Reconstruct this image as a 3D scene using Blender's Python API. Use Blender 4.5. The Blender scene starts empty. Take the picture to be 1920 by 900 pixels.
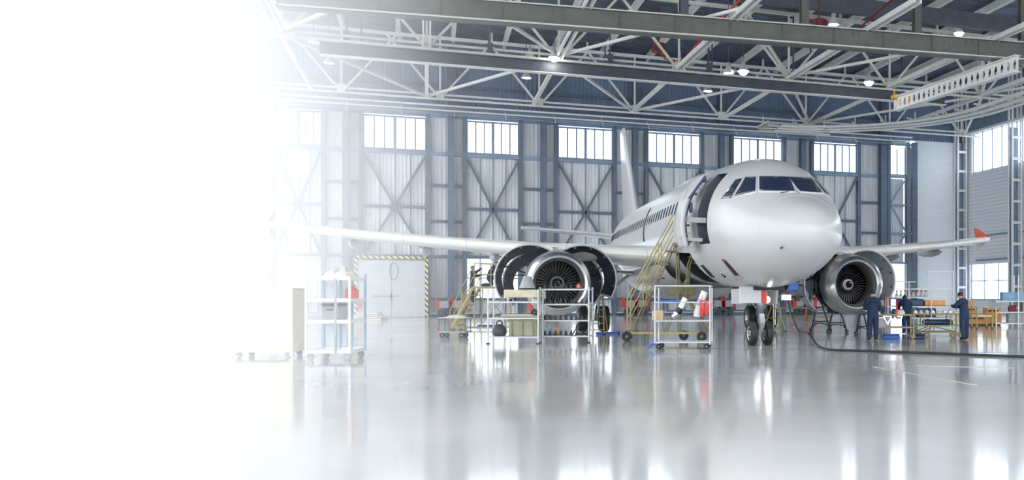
import bpy, bmesh, math, random
import numpy as np
from mathutils import Vector, Matrix

# ------------------------------------------------------------------ camera, sky, exposure
SC = bpy.context.scene
COL = SC.collection
FPX, PX0, PY0, HC, YAW = 1753.0, 1472.0, 555.0, 1.563, 0.366     # focal length in px, principal point, eye height, heading
cam_d = bpy.data.cameras.new('camera')
cam = bpy.data.objects.new('camera', cam_d)
COL.objects.link(cam)
cam.location = (0, 0, HC)
cam.rotation_euler = (math.pi / 2, 0, -YAW)
cam_d.sensor_fit = 'HORIZONTAL'
cam_d.sensor_width = 36.0
cam_d.lens = FPX / 1920 * 36.0
cam_d.shift_x = -(PX0 - 960) / 1920
cam_d.shift_y = (PY0 - 450) / 1920
cam_d.clip_end = 2000
SC.camera = cam

world = bpy.data.worlds.new('overcast_sky')
SC.world = world
world.use_nodes = True
wb = world.node_tree.nodes['Background']
wb.inputs[0].default_value = (0.94, 0.97, 1.0, 1)
wb.inputs[1].default_value = 1.0
SC.view_settings.view_transform = 'Standard'
SC.view_settings.look = 'None'
SC.view_settings.gamma = 1
SC.view_settings.use_curve_mapping = False
SC.view_settings.exposure = 2.0
SC.cycles.max_bounces = 10
SC.cycles.diffuse_bounces = 5
SC.cycles.glossy_bounces = 4
SC.cycles.transparent_max_bounces = 24
SC.cycles.volume_bounces = 3
SC.cycles.sample_clamp_indirect = 6
SC.cycles.volume_step_rate = 2.0
SC.cycles.caustics_reflective = False
SC.cycles.caustics_refractive = False

CY, SY = math.cos(YAW), math.sin(YAW)
def at(px, py, D):
    u = (px - PX0) / FPX; v = (PY0 - py) / FPX
    return Vector((D * (u * CY + SY), D * (-u * SY + CY), HC + v * D))
def gnd(px, py):
    p = at(px, py, HC * FPX / (py - PY0)); p.z = 0; return p
def gD(py): return HC * FPX / (py - PY0)
def onY(px, py, Y):
    u = (px - PX0) / FPX
    return at(px, py, Y / (-u * SY + CY))
def onX(px, py, X):
    u = (px - PX0) / FPX
    return at(px, py, X / (u * CY + SY))
def onZ(px, py, z):
    return at(px, py, (z - HC) * FPX / (PY0 - py))

# ------------------------------------------------------------------ materials
MATS = {}
def M(name, col, rough=0.5, metal=0.0, var=0.06, vscale=3.0, bump=0.0, bscale=20.0, coat=0.0, emit=None, alpha=1.0, stretch=None, rvar=0.0):
    if name in MATS: return MATS[name]
    m = bpy.data.materials.new(name); m.use_nodes = True
    nt = m.node_tree; b = nt.nodes['Principled BSDF']
    b.inputs['Base Color'].default_value = (*col, 1)
    b.inputs['Roughness'].default_value = rough
    b.inputs['Metallic'].default_value = metal
    b.inputs['Coat Weight'].default_value = coat
    b.inputs['Coat Roughness'].default_value = 0.08
    if var or bump or rvar:
        tc = nt.nodes.new('ShaderNodeTexCoord'); mp = nt.nodes.new('ShaderNodeMapping')
        nt.links.new(tc.outputs['Object'], mp.inputs[0])
        if stretch: mp.inputs['Scale'].default_value = stretch
    if var:
        n = nt.nodes.new('ShaderNodeTexNoise'); n.inputs['Scale'].default_value = vscale; n.inputs['Detail'].default_value = 5
        nt.links.new(mp.outputs[0], n.inputs['Vector'])
        r = nt.nodes.new('ShaderNodeValToRGB')
        r.color_ramp.elements[0].position = 0.3; r.color_ramp.elements[1].position = 0.7
        r.color_ramp.elements[0].color = (*[max(0, c * (1 - var)) for c in col], 1)
        r.color_ramp.elements[1].color = (*[min(1, c * (1 + var)) for c in col], 1)
        nt.links.new(n.outputs[0], r.inputs[0]); nt.links.new(r.outputs[0], b.inputs['Base Color'])
    if rvar:
        n2 = nt.nodes.new('ShaderNodeTexNoise'); n2.inputs['Scale'].default_value = vscale * .7; n2.inputs['Detail'].default_value = 4
        nt.links.new(mp.outputs[0], n2.inputs['Vector'])
        mr = nt.nodes.new('ShaderNodeMapRange')
        mr.inputs['From Min'].default_value = .3; mr.inputs['From Max'].default_value = .7
        mr.inputs['To Min'].default_value = max(0, rough - rvar); mr.inputs['To Max'].default_value = rough + rvar
        nt.links.new(n2.outputs[0], mr.inputs[0]); nt.links.new(mr.outputs[0], b.inputs['Roughness'])
    if bump:
        nb = nt.nodes.new('ShaderNodeTexNoise'); nb.inputs['Scale'].default_value = bscale; nb.inputs['Detail'].default_value = 3
        nt.links.new(mp.outputs[0], nb.inputs['Vector'])
        bp = nt.nodes.new('ShaderNodeBump'); bp.inputs['Strength'].default_value = bump; bp.inputs['Distance'].default_value = 0.02
        nt.links.new(nb.outputs[0], bp.inputs['Height']); nt.links.new(bp.outputs[0], b.inputs['Normal'])
    if emit:
        b.inputs['Emission Color'].default_value = (*emit[0], 1); b.inputs['Emission Strength'].default_value = emit[1]
    MATS[name] = m
    return m
def glass_mat(name, tint, gloss):
    m = bpy.data.materials.new(name); m.use_nodes = True
    nt = m.node_tree; nt.nodes.clear()
    o = nt.nodes.new('ShaderNodeOutputMaterial'); mix = nt.nodes.new('ShaderNodeMixShader')
    t = nt.nodes.new('ShaderNodeBsdfTransparent'); g = nt.nodes.new('ShaderNodeBsdfGlossy')
    t.inputs[0].default_value = (*tint, 1); g.inputs['Roughness'].default_value = .06
    mix.inputs[0].default_value = gloss
    nt.links.new(t.outputs[0], mix.inputs[1]); nt.links.new(g.outputs[0], mix.inputs[2]); nt.links.new(mix.outputs[0], o.inputs[0])
    MATS[name] = m; return m
PANE = glass_mat('window_glass', (.93, .97, 1), .06)
def brick_mat():
    m = bpy.data.materials.new('painted_brick'); m.use_nodes = True
    nt = m.node_tree; b = nt.nodes['Principled BSDF']; b.inputs['Roughness'].default_value = .7
    tc = nt.nodes.new('ShaderNodeTexCoord'); br = nt.nodes.new('ShaderNodeTexBrick')
    mp = nt.nodes.new('ShaderNodeMapping'); mp.inputs['Rotation'].default_value = (math.pi / 2, 0, 0)
    nt.links.new(tc.outputs['Object'], mp.inputs[0]); nt.links.new(mp.outputs[0], br.inputs[0])
    br.inputs['Scale'].default_value = 1; br.inputs['Brick Width'].default_value = .5; br.inputs['Row Height'].default_value = .16
    br.inputs['Mortar Size'].default_value = .012
    br.inputs[1].default_value = (.80, .83, .87, 1); br.inputs[2].default_value = (.76, .79, .84, 1); br.inputs[3].default_value = (.68, .72, .77, 1)
    nt.links.new(br.outputs[0], b.inputs['Base Color'])
    MATS['painted_brick'] = m; return m
BRICK = brick_mat()
def hazard_mat():
    m = bpy.data.materials.new('hazard_stripe'); m.use_nodes = True
    nt = m.node_tree; b = nt.nodes['Principled BSDF']; b.inputs['Roughness'].default_value = .5
    tc = nt.nodes.new('ShaderNodeTexCoord'); w = nt.nodes.new('ShaderNodeTexWave'); r = nt.nodes.new('ShaderNodeValToRGB')
    mp = nt.nodes.new('ShaderNodeMapping'); mp.inputs['Rotation'].default_value = (0, math.radians(45), 0)
    w.inputs['Scale'].default_value = 1.1
    r.color_ramp.interpolation = 'CONSTANT'; r.color_ramp.elements[1].position = .5
    r.color_ramp.elements[0].color = (.06, .06, .06, 1); r.color_ramp.elements[1].color = (.85, .74, .35, 1)
    nt.links.new(tc.outputs['Object'], mp.inputs[0]); nt.links.new(mp.outputs[0], w.inputs[0]); nt.links.new(w.outputs['Fac'], r.inputs[0]); nt.links.new(r.outputs[0], b.inputs['Base Color'])
    MATS['hazard_stripe'] = m; return m
HAZ = hazard_mat()

FLOORM = M('epoxy_floor', (.66, .66, .65), .12, 0, .08, .35, .05, 1.3, .3, rvar=.05)
APRON = M('concrete_apron', (.62, .63, .64), .85, 0, .08, .3)
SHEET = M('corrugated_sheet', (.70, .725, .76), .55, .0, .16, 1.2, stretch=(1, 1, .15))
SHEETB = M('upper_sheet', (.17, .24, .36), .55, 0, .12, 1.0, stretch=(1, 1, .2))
FRAME = M('door_steel', (.115, .155, .215), .5, .2, .15, 2)
FRAMEL = M('window_frame_steel', (.22, .30, .41), .5, .2, .1, 2)
DECK = M('roof_deck', (.11, .14, .19), .5, .3, .25, .8)
WHITE = M('white_steel', (.78, .78, .76), .45, 0, .08, 3)
CREAM = M('cream_steel', (.66, .66, .60), .5, 0, .1, 3)
GREEN = M('girder_paint', (.125, .135, .115), .45, .1, .12, 2, .1, 30)
DGREY = M('dark_girder', (.085, .10, .125), .5, .2, .15, 2)
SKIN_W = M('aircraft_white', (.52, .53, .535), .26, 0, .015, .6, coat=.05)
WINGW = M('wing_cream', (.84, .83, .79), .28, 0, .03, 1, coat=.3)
WINGU = M('wing_grey', (.55, .57, .58), .35, 0, .05, 1)
ALU = M('bare_aluminium', (.72, .73, .74), .22, 1, .05, 4)
ALUD = M('brushed_inlet', (.64, .63, .60), .33, .85, .06, 3)
DARKM = M('dark_metal', (.035, .04, .05), .35, .7, .3, 6)
BLADE = M('blade_metal', (.07, .07, .075), .3, .7, .1, 6)
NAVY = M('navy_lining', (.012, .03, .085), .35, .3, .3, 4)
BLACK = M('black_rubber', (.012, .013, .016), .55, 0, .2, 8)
DGLASS = M('cockpit_glass', (.012, .022, .05), .04, 0, 0, coat=1)
CGLASS = M('cabin_glass', (.045, .06, .085), .6, 0, 0); CGLASS.node_tree.nodes['Principled BSDF'].inputs['Specular IOR Level'].default_value = .05
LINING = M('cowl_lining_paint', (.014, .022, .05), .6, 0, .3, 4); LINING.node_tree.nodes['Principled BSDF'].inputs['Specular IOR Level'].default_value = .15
RIM = M('wheel_rim', (.6, .61, .62), .35, .6, .08, 8)
RED = M('red_paint', (.62, .03, .02), .45, 0, .08, 6)
DRED = M('dark_red_paint', (.17, .012, .016), .5, 0, .1, 6)
ORANGE = M('orange_paint', (.85, .13, .05), .4, 0, .06, 6)
ORANGE2 = M('orange_box', (.92, .42, .10), .5, 0, .1, 4)
YEL = M('yellow_tube', (.42, .36, .15), .45, .1, .12, 8)
OLIVE = M('olive_tube', (.21, .185, .09), .5, .1, .15, 8)
YELB = M('yellow_hoist', (.8, .5, .08), .5, 0, .1, 6)
BLUE = M('blue_paint', (.03, .12, .42), .45, 0, .1, 6)
LBLUE = M('light_blue_post', (.22, .42, .62), .45, 0, .08, 6)
GREY = M('grey_paint', (.36, .38, .40), .5, 0, .1, 4)
LGREY = M('light_grey_paint', (.60, .62, .64), .5, 0, .06, 4)
FOAM = M('tan_foam', (.60, .55, .40), .8, 0, .1, 6)
CRATE = M('green_crate', (.30, .31, .22), .7, 0, .12, 4)
CARD = M('cardboard', (.50, .38, .25), .8, 0, .1, 6)
CABLE = M('black_cable', (.02, .02, .025), .5, 0, 0)
CLOTH = M('navy_coverall', (.016, .034, .085), .85, 0, .2, 9, .3, 40)
SKINM = M('skin', (.48, .30, .22), .55, 0, .05, 9)
HAIR = M('dark_hair', (.02, .016, .014), .6, 0, .2, 30)
BULB = M('lamp_bulb', (1, 1, 1), .4, 0, 0, emit=((1, .95, .86), 9))
BULBD = M('lamp_bulb_dim', (1, 1, 1), .4, 0, 0, emit=((1, .98, .95), 1.6))
LIGHTS = M('floodlight', (1, 1, 1), .4, 0, 0, emit=((.95, .97, 1), 5))
YELP = M('yellow_panel', (.86, .78, .60), .6, 0, .06, 3)
BAG = M('black_bag', (.03, .033, .04), .5, 0, .2, 8, .6, 12)
CANVAS = M('white_cloth', (.74, .70, .66), .85, 0, .12, 6, .4, 14)
LINEM = M('floor_line', (.58, .57, .42), .35, 0, .15, 4)

# ------------------------------------------------------------------ mesh helpers
def tag(o, label=None, cat=None, group=None, kind=None):
    if label: o['label'] = label
    if cat: o['category'] = cat
    if group: o['group'] = group
    if kind: o['kind'] = kind
    return o
def link(name, me, mat=None, parent=None):
    o = bpy.data.objects.new(name, me); COL.objects.link(o)
    if mat is not None and me is not None and len(me.materials) == 0: me.materials.append(mat)
    if parent is not None: o.parent = parent
    return o
def thing(name, label, cat, loc=(0, 0, 0), rz=0.0, group=None):
    o = bpy.data.objects.new(name, None); COL.objects.link(o)
    o.location = loc; o.rotation_euler = (0, 0, rz); o.empty_display_size = .2
    return tag(o, label, cat, group)
def smooth(me, ang=None):
    me.polygons.foreach_set('use_smooth', [True] * len(me.polygons))
    if ang is not None:
        me.set_sharp_from_angle(angle=math.radians(ang))
def raw(name, vs, fs, mat, parent=None, sm=None, fix=True):
    me = bpy.data.meshes.new(name); me.from_pydata([tuple(v) for v in vs], [], fs)
    if fix:
        bm = bmesh.new(); bm.from_mesh(me); bmesh.ops.recalc_face_normals(bm, faces=bm.faces); bm.to_mesh(me); bm.free()
    if sm: smooth(me, sm)
    me.update()
    return link(name, me, mat, parent)
def basis(d, up=(0, 0, 1)):
    d = Vector(d).normalized(); up = Vector(up)
    if abs(d.dot(up)) > .985: up = Vector((0, 1, 0)) if abs(d.y) < .9 else Vector((1, 0, 0))
    s = d.cross(up).normalized(); return d, s, s.cross(d).normalized()
def g_bar(V, F, p, q, w, h, up=(0, 0, 1)):
    p, q = Vector(p), Vector(q); d, s, u = basis(q - p, up); n = len(V)
    for c in (p, q):
        for a, b in ((-1, -1), (1, -1), (1, 1), (-1, 1)): V.append(c + s * a * w / 2 + u * b * h / 2)
    F += [(n, n + 3, n + 2, n + 1), (n + 4, n + 5, n + 6, n + 7)] + [(n + i, n + (i + 1) % 4, n + 4 + (i + 1) % 4, n + 4 + i) for i in range(4)]
def g_tube(V, F, p, q, r, k=8, r2=None):
    p, q = Vector(p), Vector(q); d, s, u = basis(q - p); n = len(V); r2 = r if r2 is None else r2
    for c, rr in ((p, r), (q, r2)):
        for i in range(k):
            a = 2 * math.pi * i / k; V.append(c + (s * math.cos(a) + u * math.sin(a)) * rr)
    F += [(n + i, n + (i + 1) % k, n + k + (i + 1) % k, n + k + i) for i in range(k)]
    F += [tuple(n + i for i in reversed(range(k))), tuple(n + k + i for i in range(k))]
def g_box(V, F, c, s, rz=0):
    c = Vector(c); n = len(V); co, si = math.cos(rz), math.sin(rz)
    for z in (-.5, .5):
        for x, y in ((-.5, -.5), (.5, -.5), (.5, .5), (-.5, .5)):
            X, Y = x * s[0], y * s[1]; V.append(c + Vector((X * co - Y * si, X * si + Y * co, z * s[2])))
    F += [(n, n + 3, n + 2, n + 1), (n + 4, n + 5, n + 6, n + 7)] + [(n + i, n + (i + 1) % 4, n + 4 + (i + 1) % 4, n + 4 + i) for i in range(4)]
def g_path(V, F, pts, r, k=8):
    pts = [Vector(p) for p in pts]; n = len(V); m = len(pts); ps = None
    for j, c in enumerate(pts):
        d = (pts[min(j + 1, m - 1)] - pts[max(j - 1, 0)]).normalized()
        if ps is None: _, s, u = basis(d)
        else:
            s = (ps - d * ps.dot(d)).normalized(); u = s.cross(d)
        ps = s
        for i in range(k):
            a = 2 * math.pi * i / k; V.append(c + (s * math.cos(a) + u * math.sin(a)) * r)
    for j in range(m - 1):
        F += [(n + j * k + i, n + j * k + (i + 1) % k, n + (j + 1) * k + (i + 1) % k, n + (j + 1) * k + i) for i in range(k)]
    F += [tuple(n + i for i in reversed(range(k))), tuple(n + (m - 1) * k + i for i in range(k))]
def bar(name, p, q, w, h, mat, parent=None, up=(0, 0, 1)):
    V, F = [], []; g_bar(V, F, p, q, w, h, up); return raw(name, V, F, mat, parent, fix=False)
def tube(name, p, q, r, mat, parent=None, k=8, r2=None):
    V, F = [], []; g_tube(V, F, p, q, r, k, r2); return raw(name, V, F, mat, parent, 40, fix=False)
def box(name, c, s, mat, parent=None, rz=0, bev=0.0):
    V, F = [], []; g_box(V, F, c, s, rz); o = raw(name, V, F, mat, parent, fix=False)
    if bev:
        b = o.modifiers.new('bevel', 'BEVEL'); b.width = bev; b.segments = 2
    return o
def path(name, pts, r, mat, parent=None, k=8):
    V, F = [], []; g_path(V, F, pts, r, k); return raw(name, V, F, mat, parent, 50, fix=False)
def bars(name, segs, w, h, mat, parent=None):
    V, F = [], []
    for p, q in segs: g_bar(V, F, p, q, w, h)
    return raw(name, V, F, mat, parent, fix=False)
def lathe(name, prof, mat, parent=None, axis='y', n=32, loc=(0, 0, 0), a0=0, a1=2 * math.pi, sm=40, close=False):
    """prof: list of (t, r) along the axis"""
    V, F = [], []; full = abs(a1 - a0 - 2 * math.pi) < 1e-6; k = n if full else n + 1
    for t, r in prof:
        for i in range(k):
            a = a0 + (a1 - a0) * i / n; c, s = r * math.cos(a), r * math.sin(a)
            V.append({'y': (c, t, s), 'z': (c, s, t), 'x': (t, c, s)}[axis])
    for j in range(len(prof) - 1 + (1 if close else 0)):
        j2 = (j + 1) % len(prof)
        for i in range(n if full else n):
            F.append((j * k + i, j * k + (i + 1) % k, j2 * k + (i + 1) % k, j2 * k + i))
    o = raw(name, V, F, mat, parent, sm); o.location = loc; return o
def prism(name, poly, y0, y1, mat, parent=None, plane='xz'):
    n = len(poly); V = []
    for y in (y0, y1):
        for a, b in poly: V.append({'xz': (a, y, b), 'xy': (a, b, y), 'yz': (y, a, b)}[plane])
    F = [tuple(range(n)), tuple(range(2 * n - 1, n - 1, -1))] + [(i, (i + 1) % n, n + (i + 1) % n, n + i) for i in range(n)]
    return raw(name, V, F, mat, parent)
def ibeam(name, p, q, w, h, tf, tw, mat, parent=None):
    """steel I section between two points as one mesh"""
    V, F = [], []; p, q = Vector(p), Vector(q); d, s, u = basis(q - p)
    g_bar(V, F, p, q, tw, h - 2 * tf)
    g_bar(V, F, p + u * (h - tf) / 2, q + u * (h - tf) / 2, w, tf); g_bar(V, F, p - u * (h - tf) / 2, q - u * (h - tf) / 2, w, tf)
    return raw(name, V, F, mat, parent, fix=False)
def corrugated(name, x0, x1, z0, z1, y, mat, parent, pitch=.3, dep=.05):
    V, F = [], []; n = max(2, int(round((x1 - x0) / pitch))); xs = []
    for i in range(n):
        a = x0 + (x1 - x0) * i / n; w = (x1 - x0) / n
        xs += [(a, 0), (a + .35 * w, 0), (a + .5 * w, dep), (a + .85 * w, dep)]
    xs.append((x1, 0))
    for x, d in xs: V += [(x, y - d, z0), (x, y - d, z1)]
    F = [(2 * i, 2 * i + 2, 2 * i + 3, 2 * i + 1) for i in range(len(xs) - 1)]
    return raw(name, V, F, mat, parent, fix=False)
def copy_tree(o, parent=None):
    c = o.copy(); COL.objects.link(c); c.parent = parent
    for ch in o.children: copy_tree(ch, c)
    return c

XL, XR, YF, YW, ZR = -14.0, 46.0, -7.0, 74.0, 20.9   # left door side, right wall, front opening, far wall, roof
# ================================================================== SETTING
tag(box('floor', ((XL + XR) / 2, (YF + YW + 2) / 2, -.1), (XR - XL + 2, YW - YF + 2, .2), FLOORM), 'glossy light grey epoxy hangar floor with mirror-like reflections', 'floor', kind='structure')
V, F = [], []
g_box(V, F, (XL - 121, 40, -.16), (240, 400, .2)); g_box(V, F, (60, YF - 81, -.16), (122, 160, .2))
g_box(V, F, (60, 160, -.16), (122, 166, .2)); g_box(V, F, (107.5, 35, -.16), (119, 83.5, .2))
tag(raw('ground', V, F, APRON), 'pale concrete apron outside around the hangar', 'ground', kind='structure')

# floor groove, dark strip painted as the cable's shadow, and guide lines
for i, (p, q) in enumerate((((1240, 652), (1920, 662)), ((1480, 622), (1920, 634)))):
    o = bar('trim_%d' % (i + 1), gnd(*p) + Vector((0, 0, .0015)), gnd(*q) + Vector((0, 0, .0015)), .05, .003, DARKM)
    tag(o, ('thin dark rail groove in floor in front of nose wheels', 'thin dark rail groove in floor below far engine')[i], 'floor groove', kind='structure')
for i, (p, q) in enumerate((((1640, 688), (1830, 722)), ((1720, 686), (1900, 690)))):
    o = bar('trim_%d' % (i + 3), gnd(*p) + Vector((0, 0, .002)), gnd(*q) + Vector((0, 0, .002)), .1, .004, LINEM)
    tag(o, ('faded yellow slanted guide line on floor at right', 'faded yellow guide line on floor behind the slanted one')[i], 'floor line', kind='structure')

def XW(px, Y=YW): return onY(px, 500, Y).x
# ---- far wall of sliding door leaves
wins = [(516, 602), (682, 798), (876, 972), (1047, 1148), (1215, 1312), (1375, 1466), (1525, 1606)]
wx = [(XW(a), XW(b)) for a, b in wins]
wx = [(wx[0][0] - 7.3, wx[0][1] - 7.3)] + wx
ZB, ZT = 12.35, 14.62
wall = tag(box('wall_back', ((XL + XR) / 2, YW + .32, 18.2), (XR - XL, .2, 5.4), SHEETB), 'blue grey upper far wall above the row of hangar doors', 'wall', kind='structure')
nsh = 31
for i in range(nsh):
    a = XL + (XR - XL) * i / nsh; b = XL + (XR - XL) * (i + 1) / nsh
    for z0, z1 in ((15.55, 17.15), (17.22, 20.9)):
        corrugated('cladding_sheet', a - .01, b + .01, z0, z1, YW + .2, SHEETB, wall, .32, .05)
bar('girt', (XL, YW + .02, 17.18), (XR, YW + .02, 17.18), .16, .22, FRAME, wall)
leaf_cols = []
def leaf(k, xa, w0, w1, xb, low):
    """one door leaf from xa to xb with its window between w0 and w1; low = glazed low panels"""
    t = tag(box('door_%d' % (k + 1), ((xa + xb) / 2, YW + .3, .12), (xb - xa - .05, .12, .24), FRAME), None, None, kind='structure')
    y = YW
    for x in (w0 - .17, w1 + .17):
        bar('stile', (x, y - .08, 0), (x, y - .08, 15.2), .3, .34, FRAME, t, (0, 1, 0))
    for x in (xa + .1, xb - .1):
        bar('stile', (x, y - .02, 0), (x, y - .02, 15.2), .14, .3, FRAME, t, (0, 1, 0))
    bar('rail', (xa, y - .04, 12.1), (xb, y - .04, 12.1), .3, .26, FRAMEL, t)
    bar('rail', (xa, y - .04, 14.98), (xb, y - .04, 14.98), .3, .36, FRAMEL, t)
    bar('rail', (xa, y - .04, 4.5), (xb, y - .04, 4.5), .28, .2, FRAME, t)
    bar('rail', (xa, y - .06, 1.35), (xb, y - .06, 1.35), .28, .14, FRAME, t)
    for s0, s1 in ((xa, w0), (w1, xb)):
        for z in (9.75, 7.1): bar('rail', (s0, y - .02, z), (s1, y - .02, z), .22, .2, FRAME, t)
        ns = 2 if s1 - s0 > 1.25 else 1
        for j in range(ns):
            a, b = s0 + (s1 - s0) * j / ns, s0 + (s1 - s0) * (j + 1) / ns
            corrugated('cladding_sheet', a - .02, b + .02, .25, 12.0, y + .22, SHEET, t, .27)
            corrugated('cladding_sheet', a - .02, b + .02, 12.2, 14.85, y + .22, SHEET, t, .27)
    # braced bay
    bar('rail', (w0, y - .04, 8.1), (w1, y - .04, 8.1), .2, .2, FRAME, t)
    xm = (w0 + w1) / 2
    for (x0, z0), (x1, z1) in (((w0, 11.9), (xm, 8.1)), ((w1, 11.9), (xm, 8.1)), ((w0, 4.6), (xm, 8.1)), ((w1, 4.6), (xm, 8.1))):
        bar('brace', (x0, y - .1, z0), (x1, y - .1, z1), .16, .2, FRAME, t, (0, 1, 0))
    bar('gusset', (xm - .3, y - .13, 8.1), (xm + .3, y - .13, 8.1), .06, .5, FRAME, t)
    for j in range(4):
        a, b = w0 + (w1 - w0) * j / 4, w0 + (w1 - w0) * (j + 1) / 4
        corrugated('cladding_sheet', a - .01, b + .01, 4.4, 12.2, y + .22, SHEET, t, .27)
        if j: bar('seam_batten', (a, y + .15, 4.6), (a, y + .15, 12.0), .05, .05, FRAMEL, t, (0, 1, 0))
        if not (low and j in low):
            corrugated('cladding_sheet', a - .01, b + .01, .25, 4.4, y + .22, SHEET, t, .27)
    if low:
        for j in low:
            a, b = w0 + (w1 - w0) * j / 4, w0 + (w1 - w0) * (j + 1) / 4
            corrugated('cladding_sheet', a - .01, b + .01, .25, 1.4, y + .22, SHEET, t, .27)
            for z0, z1 in ((1.5, 2.85), (2.95, 4.35)):
                pn = box('pane', ((a + b) / 2, y + .2, (z0 + z1) / 2), (b - a - .08, .012, z1 - z0), PANE, t)
                bar('muntin', (a, y + .18, z1 + .05), (b, y + .18, z1 + .05), .07, .08, FRAME, t)
            bar('muntin', (b, y + .18, .25), (b, y + .18, 4.4), .08, .08, FRAME, t, (0, 1, 0))
    # carriage of the leaf with its red buffers, and the low hatch panels
    for x in (xa + .45, xb - .45):
        c = box('bogie', (x, y - .75, .95), (.7, .5, .55), GREY, t, bev=.03)
        for s in (-1, 1):
            prism('buffer', [(x + s * .36, .68), (x + s * .62, .68), (x + s * .62, 1.5), (x + s * .36, 1.1)], y - 1.0, y - .5, RED, t)
        for s in (-.2, .2):
            lathe('bogie_wheel', [(-.09, .05), (-.09, .28), (.09, .28), (.09, .05)], DARKM, t, 'y', 14, (x + s * 1.2, y - .75, .3))
    for j in range(3):
        a, b = w0 + (w1 - w0) * j / 3 + .15, w0 + (w1 - w0) * (j + 1) / 3 - .15
        if not low: 
            V, F = [], []
            for p, q in (((a, .35), (b, .35)), ((a, 1.2), (b, 1.2)), ((a, .35), (a, 1.2)), ((b, .35), (b, 1.2))):
                g_bar(V, F, (p[0], y - .02, p[1]), (q[0], y - .02, q[1]), .1, .1)
            raw('hatch_frame', V, F, FRAME, t, fix=False)
    # window
    w = tag(box('window_%d' % (k + 1), (xm, y + .02, ZB - .05), (w1 - w0 + .1, .2, .1), FRAMEL), None, None, kind='structure')
    bar('window_frame', (w0, y + .02, ZT + .05), (w1, y + .02, ZT + .05), .2, .12, FRAMEL, w)
    for j in range(7):
        x = w0 + (w1 - w0) * j / 6
        bar('mullion', (x, y + .04, ZB), (x, y + .04, ZT), .2 if j == 3 else .1, .1, FRAMEL, w, (0, 1, 0))
        if j < 6:
            box('pane', (x + (w1 - w0) / 12, y + .07, (ZB + ZT) / 2), ((w1 - w0) / 6 - .05, .012, ZT - ZB), PANE, w)
    return t, w
bounds = []
for i in range(len(wx) - 1):
    bounds.append(wx[i][1] + (wx[i + 1][0] - wx[i][1]) * .6)
bounds = [XL] + bounds + [XW(1650)]
ord_ = ['first', 'second', 'third', 'fourth', 'fifth', 'sixth', 'seventh', 'eighth']
for k, (a, b) in enumerate(wx):
    low = {3: [0, 1, 2, 3], 4: [1, 2, 3]}.get(k)
    t, w = leaf(k, bounds[k], a, b, bounds[k + 1], low)
    tag(t, 'corrugated hangar door leaf with X bracing, %s from the left end' % ord_[k], 'hangar door')
    tag(w, 'six-pane bright window high in the %s door leaf from left' % ord_[k], 'window')
# tall columns between leaves
for k, x in enumerate(bounds[1:]):
    c = ibeam('steel_column', (x, YW - .45, 0), (x, YW - .45, ZR), .42, .5, .07, .3, FRAME)
    tag(c, 'dark blue steel column on far wall, %s from the left' % ord_[k], 'column', 'columns between the door leaves')
# last narrow stair bay 1650..1716 px
xa, xb = XW(1650) + .3, XW(1716)
t = tag(box('door_9', ((xa + xb) / 2, YW + .3, .12), (xb - xa, .12, .24), FRAME), 'narrow braced door bay with tall small window beside brick wall', 'hangar door', kind='structure')
wl, wr = XW(1666), XW(1696)
for x, w_ in ((xa + .1, .2), (wl - .15, .3), (wr + .15, .3), (xb - .25, .5)):
    bar('stile', (x, YW - .3, 0), (x, YW - .3, 15.2), w_, .3, FRAME, t, (0, 1, 0))
for z in (14.98, 12.1, 9.6, 7.1, 4.5, 1.35):
    bar('rail', (xa, YW - .25, z), (xb, YW - .25, z), .2, .2, FRAMEL, t)
zz = [12.0, 9.7, 7.2, 4.6]
for j in range(3):
    p, q = ((wl, zz[j]), (wr, zz[j + 1])) if j % 2 else ((wr, zz[j]), (wl, zz[j + 1]))
    bar('brace', (p[0], YW - .32, p[1]), (q[0], YW - .32, q[1]), .12, .14, FRAMEL, t, (0, 1, 0))
corrugated('cladding_sheet', wl, wr, 4.6, 12, YW + .2, SHEET, t); corrugated('cladding_sheet', xa, wl - .1, .2, 14.9, YW + .2, SHEET, t); corrugated('cladding_sheet', wr + .1, xb, .2, 14.9, YW + .2, SHEET, t)
for z0, z1 in ((.3, 1.3), (1.5, 2.9), (3.0, 4.35)):
    box('pane', ((wl + wr) / 2, YW + .15, (z0 + z1) / 2), (wr - wl, .012, z1 - z0), PANE, t)
w = tag(box('window_9', ((wl + wr) / 2, YW - .1, ZB - .05), (wr - wl, .2, .1), FRAMEL), 'narrow two-pane bright window beside the brick wall', 'window', kind='structure')
for j in range(3):
    x = wl + (wr - wl) * j / 2
    bar('mullion', (x, YW - .08, ZB), (x, YW - .08, ZT), .08, .08, FRAMEL, w, (0, 1, 0))
    if j < 2: box('pane', (x + (wr - wl) / 4, YW - .05, (ZB + ZT) / 2), ((wr - wl) / 2 - .06, .012, ZT - ZB), PANE, w)
tag(box('wall_pier', ((xb + XR) / 2, YW + .25, 7.75), (XR - xb, .5, 15.5), BRICK), 'white painted brick pier at far right corner of wall', 'wall', kind='structure')
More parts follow.
